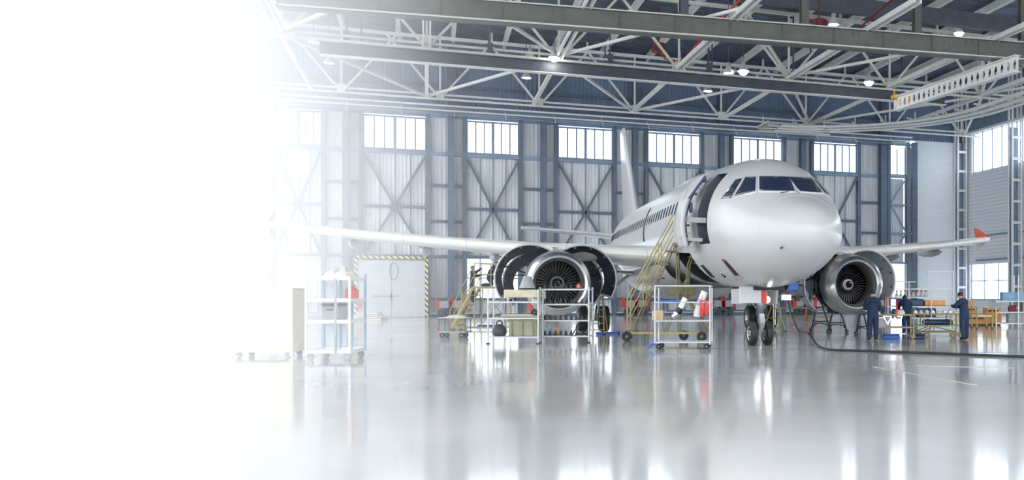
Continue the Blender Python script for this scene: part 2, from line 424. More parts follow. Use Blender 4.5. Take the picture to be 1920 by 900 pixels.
# ---- right wall with strip window and low glazed opening
UW0, UW1, LW0, LW1 = 12.6, 16.2, 1.2, 4.4
rw = tag(box('wall_right', (XR + .25, (YF + YW) / 2, 7.75), (.5, YW - YF + 1, LW1 * 0 + UW0 - LW1), BRICK), 'white painted brick right wall with strip windows', 'wall', kind='structure')
rw.location = (0, 0, (UW0 + LW1) / 2 - 7.75)
box('plinth', (XR + .25, (YF + YW) / 2, LW0 / 2 - rw.location.z), (.5, YW - YF + 1, LW0), BRICK, rw)
box('upper_cladding', (XR + .25, (YF + YW) / 2, (UW1 + ZR) / 2 - rw.location.z), (.5, YW - YF + 1, ZR - UW1), FRAMEL, rw)
LWY0, LWY1 = onX(1895, 500, XR).y, onX(1818, 500, XR).y
for a, b in ((LWY1, YW + .5), (LWY0 - 5, LWY0), (YF, 2)):
    box('wall_section', (XR + .25, (a + b) / 2, (LW0 + LW1) / 2 - rw.location.z), (.5, b - a, LW1 - LW0), BRICK, rw)
box('wall_section', (XR + .25, YW - .3, (UW0 + UW1) / 2 - rw.location.z), (.5, 1.6, UW1 - UW0), BRICK, rw)
bar('pipe', (XR - .1, YF, 6.9 - rw.location.z), (XR - .1, YW - 2, 6.9 - rw.location.z), .12, .14, FRAMEL, rw)
bar('pipe', (XR - .1, YF, 4.75 - rw.location.z), (XR - .1, YW - 2, 4.75 - rw.location.z), .12, .14, FRAMEL, rw)
w = tag(bar('window_10', (XR + .2, YF, UW0 + .04), (XR + .2, YW - 1, UW0 + .04), .2, .08, FRAMEL), 'long overexposed strip window high in right wall', 'window', kind='structure')
yy = YW - 1.1
while yy > 30:
    bar('mullion', (XR + .2, yy, UW0), (XR + .2, yy, UW1), .07, .07, FRAMEL, w, (0, 1, 0))
    box('pane', (XR + .22, yy - .75, (UW0 + UW1) / 2), (.012, 1.42, UW1 - UW0 - .1), PANE, w)
    yy -= 1.5
box('pane', (XR + .22, (YF + yy) / 2, (UW0 + UW1) / 2), (.012, yy - YF, UW1 - UW0 - .1), PANE, w)
w = tag(bar('window_11', (XR + .2, LWY0, LW0 + .05), (XR + .2, LWY1, LW0 + .05), .2, .1, FRAMEL), 'large bright low window in right wall behind the worktable', 'window', kind='structure')
for j in range(4):
    y = LWY0 + (LWY1 - LWY0) * j / 3
    bar('mullion', (XR + .2, y, LW0), (XR + .2, y, LW1), .07, .07, FRAMEL, w, (0, 1, 0))
    if j < 3:
        for z0, z1 in ((LW0, 2.9), (2.95, LW1)):
            box('pane', (XR + .22, y + (LWY1 - LWY0) / 6, (z0 + z1) / 2), (.012, (LWY1 - LWY0) / 3 - .08, z1 - z0 - .05), PANE, w)
bar('mullion', (XR + .2, LWY0, 2.92), (XR + .2, LWY1, 2.92), .07, .07, FRAMEL, w)
w = tag(bar('window_12', (XR + .2, 2, LW0 + .05), (XR + .2, LWY0 - 5, LW0 + .05), .2, .1, FRAMEL), 'long low glazed strip in right wall just outside the picture', 'window', kind='structure')
for j in range(13):
    y = 2 + (LWY0 - 7) * j / 12
    bar('mullion', (XR + .2, y, LW0), (XR + .2, y, LW1), .08, .08, FRAMEL, w, (0, 1, 0))
    if j < 12: box('pane', (XR + .22, y + (LWY0 - 7) / 24, (LW0 + LW1) / 2), (.012, (LWY0 - 7) / 12 - .08, LW1 - LW0 - .05), PANE, w)
# lattice columns against the right wall
for i, (px, d) in enumerate(((1801, 1.0), (1903, 1.0))):
    p = onX(px, 500, XR - .7); t = thing('lattice_column', ('white lattice steel column in far right corner', 'white lattice steel column on right wall at picture edge')[i], 'column', (p.x, p.y, 0), 0, 'lattice columns of the right wall')
    for dx in (-.42, .42):
        for dy in (-.25, .25): bar('chord', (dx, dy, 0), (dx, dy, ZR - .2), .14, .14, WHITE, t, (0, 1, 0))
    z = .6
    while z < 15.5:
        box('batten', (0, -.28, z), (.95, .05, .22), WHITE, t); z += 1.75
    box('web_plate', (0, .2, 7.8), (.8, .04, 15.4), FRAMEL, t)

# ---- grey double gate with hazard frame in the second leaf, in front of the cladding
gx0, gx1 = XW(670, YW - .9), XW(797, YW - .9)
gz = 4.15; gy = YW - .9
g = tag(box('door_10', ((gx0 + gx1) / 2, gy + .25, gz / 2), (gx1 - gx0, .3, gz), LGREY), 'pale grey double gate with yellow and black striped frame', 'gate', kind='structure')
for s, (a, b) in enumerate(((gx0, (gx0 + gx1) / 2), ((gx0 + gx1) / 2, gx1))):
    box('gate_leaf', ((a + b) / 2, gy + .06, gz / 2), (b - a - .04, .1, gz - .1), LGREY, g)
for x in (gx0 - .1, gx1 + .1): bar('striped_post', (x, gy, 0), (x, gy, gz + .2), .22, .22, HAZ, g, (0, 1, 0))
bar('striped_lintel', (gx0 - .2, gy, gz + .2), (gx1 + .2, gy, gz + .2), .22, .2, HAZ, g)
xm = (gx0 + gx1) / 2
h = bar('latch_bar', (xm - 1.3, gy - .04, 1.55), (xm + .5, gy - .04, 1.55), .06, .07, GREY, g); bar('handle', (xm - .03, gy - .08, 1.3), (xm - .03, gy - .08, 1.8), .05, .07, DARKM, g, (0, 1, 0))
pts = [Vector((xm + .15 + .28 * math.sin(a), gy - .05, 3.35 + .62 * math.cos(a))) for a in [i * math.pi / 10 for i in range(21)]]
path('hanging_cable', pts, .02, CABLE, g, 6)

# ---- header tracks and pipes along the far wall
hd = thing('door_track', 'blue grey header track with pale pipes above the hangar doors', 'door track', (0, YW - 1.0, 0))
xe = XW(1700, YW - 1)
ibeam('track_beam', (XL, .2, 15.3), (xe, .2, 15.3), .5, .55, .06, .12, FRAMEL, hd)
for z, y, r, m in ((15.05, -.7, .06, WHITE), (14.8, -.5, .05, FRAMEL), (15.35, -1.0, .07, WHITE)):
    tube('pipe', (XL, y, z), (xe, y, z), r, m, hd)
x = XL + 1.5
while x < xe:
    bar('hanger', (x, -.7, 14.7), (x, .1, 15.4), .07, .07, WHITE, hd); x += 3.6
# curved monorail rails in the far right corner
cr = thing('curved_track', 'white multi-rail track curving round far right corner below the roof', 'curved rail', (0, 0, 0))
for j in range(5):
    pts = []; R = 14.0; off = .55 * j
    cx, cy = XR - 7.0 - R, YW - 2.6 - R
    for x in (XW(1480, 72), XW(1550, 72)): pts.append((x, cy + R - off, 15.05 + .1 * (j % 2)))
    for i in range(17):
        a = math.pi / 2 - i * math.pi / 32
        pts.append((cx + (R - off) * math.cos(a), cy + (R - off) * math.sin(a), 15.05 + .1 * (j % 2)))
    pts.append((cx + R - off, 10, 15.05 + .1 * (j % 2)))
    pts = [p for p in pts]
    path('rail', pts, .11, WHITE, cr, 6)
for i in range(9):
    a = math.pi / 2 - i * math.pi / 16
    p = lambda r, z: (cx + r * math.cos(a), cy + r * math.sin(a), z)
    bar('cross_bar', p(11.4, 15.25), p(14.4, 15.25), .12, .1, WHITE, cr)
    bar('hanger', p(12.7, 15.2), p(12.7, 15.9), .08, .08, WHITE, cr)

# ================================================================== ROOF
V, F = [], []
ys = [YF, 40.0]; y = 40.0
prof = [(YF, 0), (48, 0)]; y = 48.0
while y < YW + .5:
    prof += [(y, 0), (y + .16, 0), (y + .2, -.09), (y + .36, -.09)]; y += .4
prof.append((YW + .5, 0))
for yy_, dz in prof: V += [(XL - .5, yy_, ZR + dz), (XR + .5, yy_, ZR + dz)]
F = [(2 * i, 2 * i + 2, 2 * i + 3, 2 * i + 1) for i in range(len(prof) - 1)]
ceil = tag(raw('ceiling', V, F, DECK, fix=False), 'dark corrugated metal roof deck above the trusses', 'ceiling', kind='structure')
YA, YB, YC, ZC, ZTC = 71.6, 57.3, 44.0, 15.8, 20.1
xr_ = XL + 1.2; i = 0
while xr_ < XR:
    ibeam('rafter', (xr_, 40, ZR - .38), (xr_, YW, ZR - .38), .26, .5, .06, .1, WHITE, ceil); xr_ += 3.65
# trusses: node spacing of the door columns
nodes = sorted([onY(p, 200, YA).x for p in (640, 825, 1011, 1190, 1352, 1511, 1668)])
step = (nodes[-1] - nodes[0]) / 6
nodes = [nodes[0] - 2 * step, nodes[0] - step] + nodes + [nodes[-1] + step]
nodes = [n for n in nodes if XL - .5 < n < XR + .5]
def truss(label, Y, ndx, mat):
    t = thing('roof_truss', label, 'truss', (0, Y, 0))
    for dy, dz in ((-.16, -.12), (.16, .26)):
        bar('bottom_chord', (XL, dy, ZC + dz), (XR, dy, ZC + dz), .12, .13, mat, t)
    bar('top_chord', (XL, 0, ZTC), (XR, 0, ZTC), .22, .22, mat, t)
    st = ndx[1] - ndx[0]
    for n in ndx:
        bar('vertical', (n, 0, ZC), (n, 0, ZTC), .12, .12, mat, t, (0, 1, 0))
        box('gusset', (n, -.1, ZC + .2), (.55, .03, .55), mat, t)
        for s in (-1, 1):
            if XL - 1 < n + s * st / 2 < XR + 1:
                bar('diagonal', (n + s * .15, 0, ZC + .1), (n + s * st / 2, 0, ZTC - .05), .14, .13, mat, t, (0, 1, 0))
        if n + st / 2 < XR: bar('post', (n + st / 2, 0, ZTC), (n + st / 2, 0, ZR), .16, .16, mat, t, (0, 1, 0))
    return t
truss('pale steel roof truss nearest the far wall', YA, nodes, WHITE)
nB = sorted([onY(p, 120, YB).x for p in (800, 1047, 1270, 1472, 1668)]); sB = (nB[-1] - nB[0]) / 4
nB = [nB[0] + sB * i for i in range(-3, 7)]; nB = [n for n in nB if XL - .5 < n < XR + .5]
truss('pale steel roof truss over the dark crane girder', YB, nB, CREAM)
br_ = thing('roof_bracing', 'pale steel tie beams and diagonal bracing between the roof trusses', 'bracing', (0, 0, 0))
for n in nB:
    for dx in (-.17, .17):
        bar('tie_beam', (n + dx, 40, ZC + .1), (n + dx, YB, ZC + .1), .1, .26, WHITE, br_)
    bar('tie_beam', (n, YB, ZC + .02), (n, YA, ZC + .02), .24, .2, WHITE, br_)
for i in range(len(nB) - 1):
    a, b = nB[i], nB[i + 1]
    if i % 2: a, b = b, a
    bar('brace', (a, YB, ZC + .05), (b, YA, ZC + .05), .16, .16, WHITE, br_)
    a, b = b, a
    bar('brace', (b, YB, ZC + .2), (a, 44.5, ZC + .2), .15, .15, WHITE, br_)
    m_ = (a + b) / 2
    bar('hanger_rod', (m_, 62.5, ZC + .1), (m_, 62.5, ZR - .4), .09, .09, DGREY, br_, (0, 1, 0))

# crane girders under the trusses
dg = thing('crane_girder', 'long dark grey crane girder hung under roof truss', 'girder', (0, 0, 0))
p0, p1 = onZ(600, 91, 15.3), onZ(1770, 188, 15.3)
ibeam('beam', p0, p1, .42, .72, .05, .2, DGREY, dg)
bar('flange_edge', p0 - Vector((0, .12, .38)), p1 - Vector((0, .12, .38)), .5, .05, WHITE, dg)
for px in (658, 918, 1157, 1370, 1566):
    q = onZ(px, 120, 15.3); tt = (q.x - p0.x) / (p1.x - p0.x); q = p0.lerp(p1, tt)
    bar('suspension_clamp', q + Vector((0, -.1, .3)), q + Vector((0, -.1, 1.1)), .3, .35, DGREY, dg, (0, 1, 0))
    bar('suspension_rod', q + Vector((0, 0, 1.0)), q + Vector((0, 0, 5.2)), .09, .09, DGREY, dg, (0, 1, 0))
ng = thing('crane_girder', 'large grey green riveted crane girder nearest the camera, with posts', 'girder', (0, 0, 0))
q0, q1 = onZ(520, -9, 15.35), onZ(1960, 100, 15.35)
ibeam('beam', q0, q1, .5, 1.02, .09, .26, GREEN, ng)
bar('lower_plate', q0 - Vector((0, 0, .56)), q1 - Vector((0, 0, .56)), .62, .06, GREEN, ng); bar('rail_edge', q0 + Vector((.1, -.33, -.5)), q1 + Vector((.1, -.33, -.5)), .05, .07, CREAM, ng); bar('top_edge', q0 + Vector((.05, -.27, .47)), q1 + Vector((.05, -.27, .47)), .04, .06, CREAM, ng)
nd = (q1 - q0).normalized(); ns_ = Vector((nd.y, -nd.x, 0))
V, F = [], []
for i in range(120):
    c = q0.lerp(q1, i / 119.0)
    if i % 4 in (0, 1):
        for dz in (.2, .32, -.25): g_box(V, F, c + ns_ * .14 + Vector((0, 0, dz)), (.05, .05, .05), math.atan2(nd.y, nd.x))
o = raw('rivet', V, F, GREEN, ng, fix=False); tag(o, kind='stuff')
for i in range(14):
    c = q0.lerp(q1, (i + .5) / 14); bar('stiffener', c + ns_ * .14 - Vector((0, 0, .42)), c + ns_ * .14 + Vector((0, 0, .42)), .03, .1, GREEN, ng, ns_)
def on_girder(px):
    lo, hi = 0.0, 1.0
    for _ in range(40):
        m_ = (lo + hi) / 2; c = q0.lerp(q1, m_); X = c.x * CY - c.y * SY; D = c.x * SY + c.y * CY
        if PX0 + FPX * X / D < px: lo = m_
        else: hi = m_
    return q0.lerp(q1, lo)
for px in (1282, 1508, 1719, 1917):
    c = on_girder(px); ibeam('post', c + Vector((0, 0, .5)), Vector((c.x, c.y, ZR - .8)), .42, .36, .05, .16, GREEN if px != 1282 else DGREY, ng)
    box('post_foot', c + Vector((0, 0, .54)), (.7, .5, .08), GREEN, ng)
ub = bar('upper_beam', at(1380, -14, 56.5), at(1930, 52, 60.5), .4, .95, DGREY)
tag(ub, 'dark grey beam high at the top right under the roof', 'beam')
ub2 = bar('upper_beam', at(1740, -6, 63), at(1960, 22, 65), .4, .5, WHITE)
tag(ub2, 'white beam in top right corner behind the dark beam', 'beam')
# castellated beam with hexagonal holes
c0, c1 = onZ(1683, 194, 14.22), onZ(1908, 119, 14.22)
cb = thing('castellated_beam', 'white crane beam with row of hexagonal holes at upper right', 'beam', c0, math.atan2(c1.y - c0.y, c1.x - c0.x))
L = (c1 - c0).length; nh = 22; V, F = [], []
for i in range(nh):
    w_ = L / nh; x0 = i * w_; n0 = len(V); hh = .42; cx_ = x0 + w_ / 2; hr = w_ * .3
    outer = [(x0, -hh), (cx_, -hh), (x0 + w_, -hh), (x0 + w_, 0), (x0 + w_, hh), (cx_, hh), (x0, hh), (x0, 0)]
    inner = [(cx_ - hr * .5, -.24), (cx_, -.24), (cx_ + hr * .5, -.24), (cx_ + hr, 0), (cx_ + hr * .5, .24), (cx_, .24), (cx_ - hr * .5, .24), (cx_ - hr, 0)]
    for x, z in outer + inner: V.append((x, 0, z))
    F += [(n0 + k, n0 + (k + 1) % 8, n0 + 8 + (k + 1) % 8, n0 + 8 + k) for k in range(8)]
o = raw('perforated_web', V, F, WHITE, cb, fix=False); sm_ = o.modifiers.new('solid', 'SOLIDIFY'); sm_.thickness = .06
bar('flange', (0, 0, .44), (L, 0, .44), .42, .06, WHITE, cb); bar('flange', (0, 0, -.44), (L, 0, -.44), .42, .06, WHITE, cb)
bar('end_stop', (-.05, 0, -.5), (-.05, 0, .2), .06, .5, WHITE, cb, (0, 1, 0))
for xx in (.8, L - .8): bar('hanger', (xx, 0, .45), (xx, 0, .5), .16, .3, DGREY, cb, (0, 1, 0))
hp = onZ(1690, 184, 14.75)
ht = thing('hoist_trolley', 'yellow hoist trolley where perforated beam meets dark girder', 'hoist', hp, -.15)
box('carriage', (0, -.2, 0), (1.5, .4, .22), YELB, ht, bev=.03); box('motor', (-.3, -.25, -.25), (.45, .35, .35), YELB, ht, bev=.05)
box('gearbox', (.35, -.25, -.2), (.35, .3, .25), YELB, ht, bev=.04)
for x in (-.55, .55): bar('hook_plate', (x, -.15, .05), (x, -.15, .42), .12, .06, YELB, ht, (0, 1, 0))
for x in (-.5, 0, .5): lathe('trolley_wheel', [(-.06, .03), (-.06, .12), (.06, .12), (.06, .03)], YELB, ht, 'y', 12, (x, -.42, .05))
# dark red heaters and pipes
for i, (px, py, D) in enumerate(((1235, 90, 60), (1536, 47, 52))):
    p = at(px, py, D); t = thing('unit_heater', ('dark red drum heater beside red pipe above dark girder', 'dark red drum heater at top right next to unlit lamp')[i], 'heater', p)
    lathe('drum', [(-.28, .1), (-.28, .42), (.25, .46), (.28, .4), (.28, .1)], DRED, t, 'z', 20)
    for k in range(8):
        a = k * math.pi / 4; box('fin', (.44 * math.cos(a), .44 * math.sin(a), 0), (.04, .02, .4), DRED, t, a)
    tube('rod', (0, 0, .25), (0, 0, ZR - p.z - .85), .05, DRED, t)
    pts = [Vector((.15, 0, -.25)), Vector((.4, .1, -.6)), Vector((1.2, 0, -.75)), Vector((1.6, -.4, -.65)), Vector((2.2, -4, .3)), Vector((3.0, -9, 1.2))]
    path('pipe', pts, .06, RED if i == 0 else DRED, t)
# lamps
def lamp(px, py, D, on, label, r=.34):
    p = at(px, py, D); t = thing('high_bay_lamp', label, 'lamp', p, 0, 'ceiling lamps')
    lathe('shade', [(-.02, r), (.12, r * .85), (.3, r * .45), (.42, .1), (.42, .02), (.38, .02), (.28, r * .4), (.1, r * .8), (-.02, r * .96)], LGREY, t, 'z', 24)
    lathe('bulb', [(-.26, .01), (-.22, .16), (-.1, .27), (.04, .27), (.12, .2), (.16, .02)] if on else [(0, .01), (.02, r * .8), (.05, r * .8), (.06, .01)], BULB if on else BULBD, t, 'z', 16)
    tube('stem', (0, 0, .4), (0, 0, ZR - .05 - p.z), .02, DGREY, t, 6); box('driver_housing', (0, 0, .52), (.2, .2, .22), GREY, t)
for a in ((588, 79, 55, 0, 'dim lamp fading into added white haze at upper left'), (617, 118, 60, 0, 'dim lamp hanging alone above the leftmost door window'),
          (994, 108, 56, 0, 'dim lamp beside bright bulb above dark girder'), (1039, 108, 55.5, 1, 'glaring bare lamp at upper middle next to dim lamp'),
          (987, 146, 62, 0, 'dim lamp hanging below dark girder at upper middle'), (1366, 137, 56, 0, 'dim lamp left of glaring twin on dark girder'),
          (1394, 133, 56, 1, 'glaring lamp right of dim twin on dark girder'), (1327, 171, 63, 0, 'dim lamp below dark girder over the cockpit'),
          (1563, 46, 54, 0, 'unlit bell lamp at top right beside dark red heater'), (1629, 154, 60, 1, 'glaring lamp above yellow hoist trolley'),
          (1798, 62, 60, 1, 'glaring lamp at top right below the dark beam')):
    lamp(*a)
# ================================================================== AIRCRAFT (local: x picture right, y from nose to tail, z up)
PSI = 0.3099
CPL = Vector((-8.257, -23.351, 1.563))                       # the camera in aircraft coordinates
nose_w = Vector((0.742 * CY + 24.76 * SY, -0.742 * SY + 24.76 * CY, 0))
plane = thing('airliner', 'white twin-engine passenger airliner with open front door and engine cowls', 'airplane', nose_w, -(YAW - PSI))
def pchip(xs, ys):
    n = len(xs); h = [xs[i + 1] - xs[i] for i in range(n - 1)]; d = [(ys[i + 1] - ys[i]) / h[i] for i in range(n - 1)]
    m = [d[0]] + [0 if d[i - 1] * d[i] <= 0 else 2 * d[i - 1] * d[i] / (d[i - 1] + d[i]) for i in range(1, n - 1)] + [d[-1]]
    def f(x):
        if x <= xs[0]: return ys[0]
        if x >= xs[-1]: return ys[-1]
        i = max(j for j in range(n - 1) if xs[j] <= x); t = (x - xs[i]) / h[i]
        return (2 * t**3 - 3 * t * t + 1) * ys[i] + (t**3 - 2 * t * t + t) * h[i] * m[i] + (-2 * t**3 + 3 * t * t) * ys[i + 1] + (t**3 - t * t) * h[i] * m[i + 1]
    return f
tp = [(0, 3.3), (.1, 3.66), (.3, 3.92), (.6, 4.12), (1.0, 4.32), (1.4, 4.52), (1.8, 4.78), (2.2, 5.06), (2.6, 5.3), (3.0, 5.49), (3.5, 5.65), (4, 5.75), (5, 5.87), (6.2, 5.92), (24, 5.92), (28, 5.9), (32, 5.8), (35, 5.62), (37.5, 5.32)]
f_top = pchip([math.sqrt(a) for a, b in tp], [b for a, b in tp])
bp_ = [(24, 1.76), (26, 1.95), (29, 2.62), (32, 3.42), (35, 4.28), (37.5, 4.78)]
f_bt = pchip([a for a, b in bp_], [b for a, b in bp_])
wp_ = [(23.5, 1.975), (26, 1.9), (29, 1.62), (32, 1.18), (35, .68), (37.5, .22)]
f_wt = pchip([a for a, b in wp_], [b for a, b in wp_])
def fus(y):
    t = min(1, y / 6.2); zt = f_top(math.sqrt(y))
    if y < 23.5: w = 1.975 * math.sqrt(max(0, 1 - (1 - t) ** 2.6))
    else: w = f_wt(y)
    t2 = min(1, y / 6.4)
    zb = 3.3 - 1.54 * math.sqrt(max(0, 1 - (1 - t2) ** 2.7)) if y < 24 else f_bt(y)
    s = min(1, y / 5.0); s = s * s * (3 - 2 * s)
    zc = 3.3 + .52 * s
    if y > 24: zc = 3.82 + (5.05 - 3.82) * min(1, (y - 24) / 13.5) ** 1.2
    e = min(1, max(0, (y - 4.5) / 8)); e = .3 * e * e * (3 - 2 * e)      # the body sits a little higher behind the nose
    if y > 26: e *= max(0, 1 - (y - 26) / 10)
    return w, zt + e, zb + e, zc + e
def fpt(y, a):
    w, zt, zb, zc = fus(y); s = math.sin(a)
    return Vector((w * math.cos(a), y, zc + ((zt - zc) if s > 0 else (zc - zb)) * s))
def g_fus(p):
    if p.y <= 1e-4 or p.y > 37.4: return 1
    w, zt, zb, zc = fus(p.y); h = (zt - zc) if p.z > zc else (zc - zb)
    return (p.x / w) ** 2 + ((p.z - zc) / h) ** 2 - 1
def hit(px, py):
    """where the line of sight of a picture point meets the fuselage, in aircraft coordinates"""
    u = (px - PX0) / FPX; v = (PY0 - py) / FPX; c, s = math.cos(PSI), math.sin(PSI)
    d = Vector((c * u + s, -s * u + c, v)); t = 20.0
    while t < 62 and g_fus(CPL + d * t) > 0: t += .03
    lo, hi = t - .03, t
    for _ in range(24):
        m = (lo + hi) / 2
        if g_fus(CPL + d * m) > 0: lo = m
        else: hi = m
    return CPL + d * hi
def fnorm(p):
    e = .01; g = Vector([g_fus(p + Vector(dv)) - g_fus(p - Vector(dv)) for dv in ((e, 0, 0), (0, e, 0), (0, 0, e))]); return g.normalized()
NR = 96
DOORY, CARGOY = (4.15, 5.3), (7.3, 9.7)
angs = [i * 2 * math.pi / NR for i in range(NR)]
rows = sorted(set([round(6.2 * (i / 40) ** 2, 4) for i in range(1, 41)] + list(DOORY) + list(CARGOY) + [12, 16, 20, 23.5] + [24 + i * .9 for i in range(16)]))
rows = [r for r in rows if not any(abs(r - d) < .06 and r != d for d in DOORY + CARGOY)]
def in_hole(y0, y1, am):
    if y0 >= DOORY[0] - 1e-6 and y1 <= DOORY[1] + 1e-6 and math.radians(131) < am < math.radians(200): return True
    if y0 >= CARGOY[0] - 1e-6 and y1 <= CARGOY[1] + 1e-6 and math.radians(205) < am < math.radians(251): return True
    return False
V, F = [(0, 0, 3.3)], []
for y in rows: V += [fpt(y, a) for a in angs]
for i in range(NR): F.append((0, 1 + (i + 1) % NR, 1 + i))
for j in range(len(rows) - 1):
    for i in range(NR):
        if not in_hole(rows[j], rows[j + 1], angs[i] + math.pi / NR):
            b = 1 + j * NR; F.append((b + i, b + (i + 1) % NR, b + NR + (i + 1) % NR, b + NR + i))
F.append(tuple(1 + (len(rows) - 1) * NR + i for i in range(NR)))
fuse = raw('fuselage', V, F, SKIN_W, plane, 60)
def patch(name, y0, y1, a0, a1, off, mat, parent, ny=6, na=14, thick=None):
    V, F = [], []
    for j in range(ny + 1):
        for i in range(na + 1):
            p = fpt(y0 + (y1 - y0) * j / ny, a0 + (a1 - a0) * i / na); V.append(p + fnorm(p) * off)
    F = [(j * (na + 1) + i, j * (na + 1) + i + 1, (j + 1) * (na + 1) + i + 1, (j + 1) * (na + 1) + i) for j in range(ny) for i in range(na)]
    o = raw(name, V, F, mat, parent, 60)
    if thick: m = o.modifiers.new('solid', 'SOLIDIFY'); m.thickness = thick; m.offset = 0
    return o
def jamb(name, y0, y1, a0, a1, depth, mat, parent):
    """reveal of an opening going inwards, closed by a dark back"""
    rim = [(y0, a0 + (a1 - a0) * i / 16) for i in range(17)] + [(y1, a1 + (a0 - a1) * i / 16) for i in range(17)]
    V = []; n = len(rim)
    for y, a in rim: V.append(fpt(y, a))
    for y, a in rim:
        p = fpt(y, a); V.append(p - fnorm(p) * depth)
    return raw(name, V, [(i, (i + 1) % n, n + (i + 1) % n, n + i) for i in range(n)], mat, parent, 30)
A = math.radians
grid_a = lambda d0, d1: (math.floor(A(d0) / (2 * math.pi / NR)) * 2 * math.pi / NR, math.ceil(A(d1) / (2 * math.pi / NR)) * 2 * math.pi / NR)
da = grid_a(131, 200); ca = grid_a(205, 251)
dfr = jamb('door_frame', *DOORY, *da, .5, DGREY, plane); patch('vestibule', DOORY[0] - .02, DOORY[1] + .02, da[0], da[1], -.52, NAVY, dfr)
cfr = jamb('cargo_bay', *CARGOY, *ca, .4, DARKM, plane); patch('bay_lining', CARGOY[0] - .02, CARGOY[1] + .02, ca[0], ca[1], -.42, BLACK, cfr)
for k in range(5):
    a = ca[0] + (ca[1] - ca[0]) * (k + .5) / 5; p = fpt(CARGOY[0], a) - fnorm(fpt(9, a)) * .3; q = fpt(CARGOY[1], a) - fnorm(fpt(9, a)) * .3
    bar('bay_rib', p, q, .05, .05, OLIVE, cfr)
# the open door, pushed outwards and aft on its arm
pd = patch('passenger_door', 4.2, 5.25, da[0] + .02, da[1] - .02, 0, SKIN_W, plane, 6, 18, .12)
pd.location = (-.62, .95, .0); pd.rotation_euler = (0, 0, -.03)
pi_ = patch('door_lining', 4.26, 5.2, da[0] + .05, da[1] - .05, -.09, DARKM, pd, 6, 18, .04)
for k in range(9):
    a = da[0] + .1 + (da[1] - da[0] - .2) * k / 8; p = fpt(4.24, a); box('latch_fitting', p - fnorm(p) * .14, (.1, .08, .07), GREY if k % 2 else DARKM, pd)
box('inner_handle', fpt(4.3, A(165)) - Vector((-.18, .04, 0)), (.1, .12, .3), NAVY, pd)
bar('edge_seal', fpt(4.19, da[0] + .05), fpt(4.19, da[0] + .5), .03, .06, NAVY, pd)
bar('door_arm', (-1.75, 4.95, 3.9), (-2.45, 5.4, 3.95), .09, .16, GREY, plane); bar('door_arm', (-1.85, 5.0, 3.3), (-2.5, 5.4, 3.35), .07, .1, GREY, plane)
# cockpit panes drawn on the skin
def pane_patch(name, poly, mat, parent, off, n=8, mirror=False, sub=8):
    """poly: four picture corners (tl, tr, br, bl) on the skin; a curved patch between them"""
    V, F = [], []
    for j in range(sub + 1):
        for i in range(sub + 1):
            s, t = i / sub, j / sub
            a = [poly[0][k] * (1 - s) + poly[1][k] * s for k in (0, 1)]; b = [poly[3][k] * (1 - s) + poly[2][k] * s for k in (0, 1)]
            p = hit(a[0] * (1 - t) + b[0] * t, a[1] * (1 - t) + b[1] * t); V.append(p + fnorm(p) * off)
    if mirror: V = [Vector((-v.x, v.y, v.z)) for v in V]
    F = [(j * (sub + 1) + i, j * (sub + 1) + i + 1, (j + 1) * (sub + 1) + i + 1, (j + 1) * (sub + 1) + i) for j in range(sub) for i in range(sub)]
    o = raw(name, V, F, mat, parent, 60)
    m = o.modifiers.new('solid', 'SOLIDIFY'); m.thickness = .02; m.offset = 0
    return o
SH = -6.0
def grow(poly, d):
    cx = sum(p[0] for p in poly) / 4; cy = sum(p[1] for p in poly) / 4
    return [(p[0] + d * (1 if p[0] > cx else -1), p[1] + d * (1 if p[1] > cy else -1)) for p in poly]
panes = [[(1430, 332), (1486, 333), (1496, 359), (1430, 358.5)],
         [(1404, 334), (1423.5, 333), (1422.5, 359), (1384, 368.5)],
         [(1386, 338), (1398, 336), (1376, 371.5), (1359, 373.5)]]
for k, poly in enumerate(panes):
    poly = [(x + SH, y) for x, y in poly]
    for mir in (False, True):
        r = pane_patch('window_surround', grow(poly, 2.2), LGREY, plane, .004, mirror=mir); pane_patch('cockpit_pane', poly, DGLASS, r, .018, mirror=mir)
bar('wiper', hit(1462, 361) + Vector((0, -.05, 0)), hit(1478, 359.5) + Vector((0, -.05, 0)), .02, .02, BLACK, plane)
# small vents, slots and probes on the nose
for nm, poly in (('avionics_vent', [(1354, 486), (1361, 488), (1385, 515), (1378, 516)]), ('avionics_vent', [(1313, 496), (1318, 496), (1340, 519), (1333, 519)]), ('drain_slot', [(1351, 512), (1353, 512), (1362, 519), (1360, 520)])):
    r = pane_patch(nm, grow(poly, 1), RED if poly[0][0] == 1354 else LGREY, plane, .0, sub=4); pane_patch('slot', poly, BLACK, r, .012, sub=4)
for k in range(3):
    p = hit(1463 + k * 1.5, 465 - k * .8); tube('pitot_probe', p, p + Vector((-.02, -.12, -.02)), .018, DARKM, plane, 6)
# radome joint
ys_ = 1.02; path('radome_seam', [fpt(ys_, a) + fnorm(fpt(ys_, a)) * .001 for a in [i * 2 * math.pi / 96 for i in range(97)]], .0035, LGREY, plane, 4)
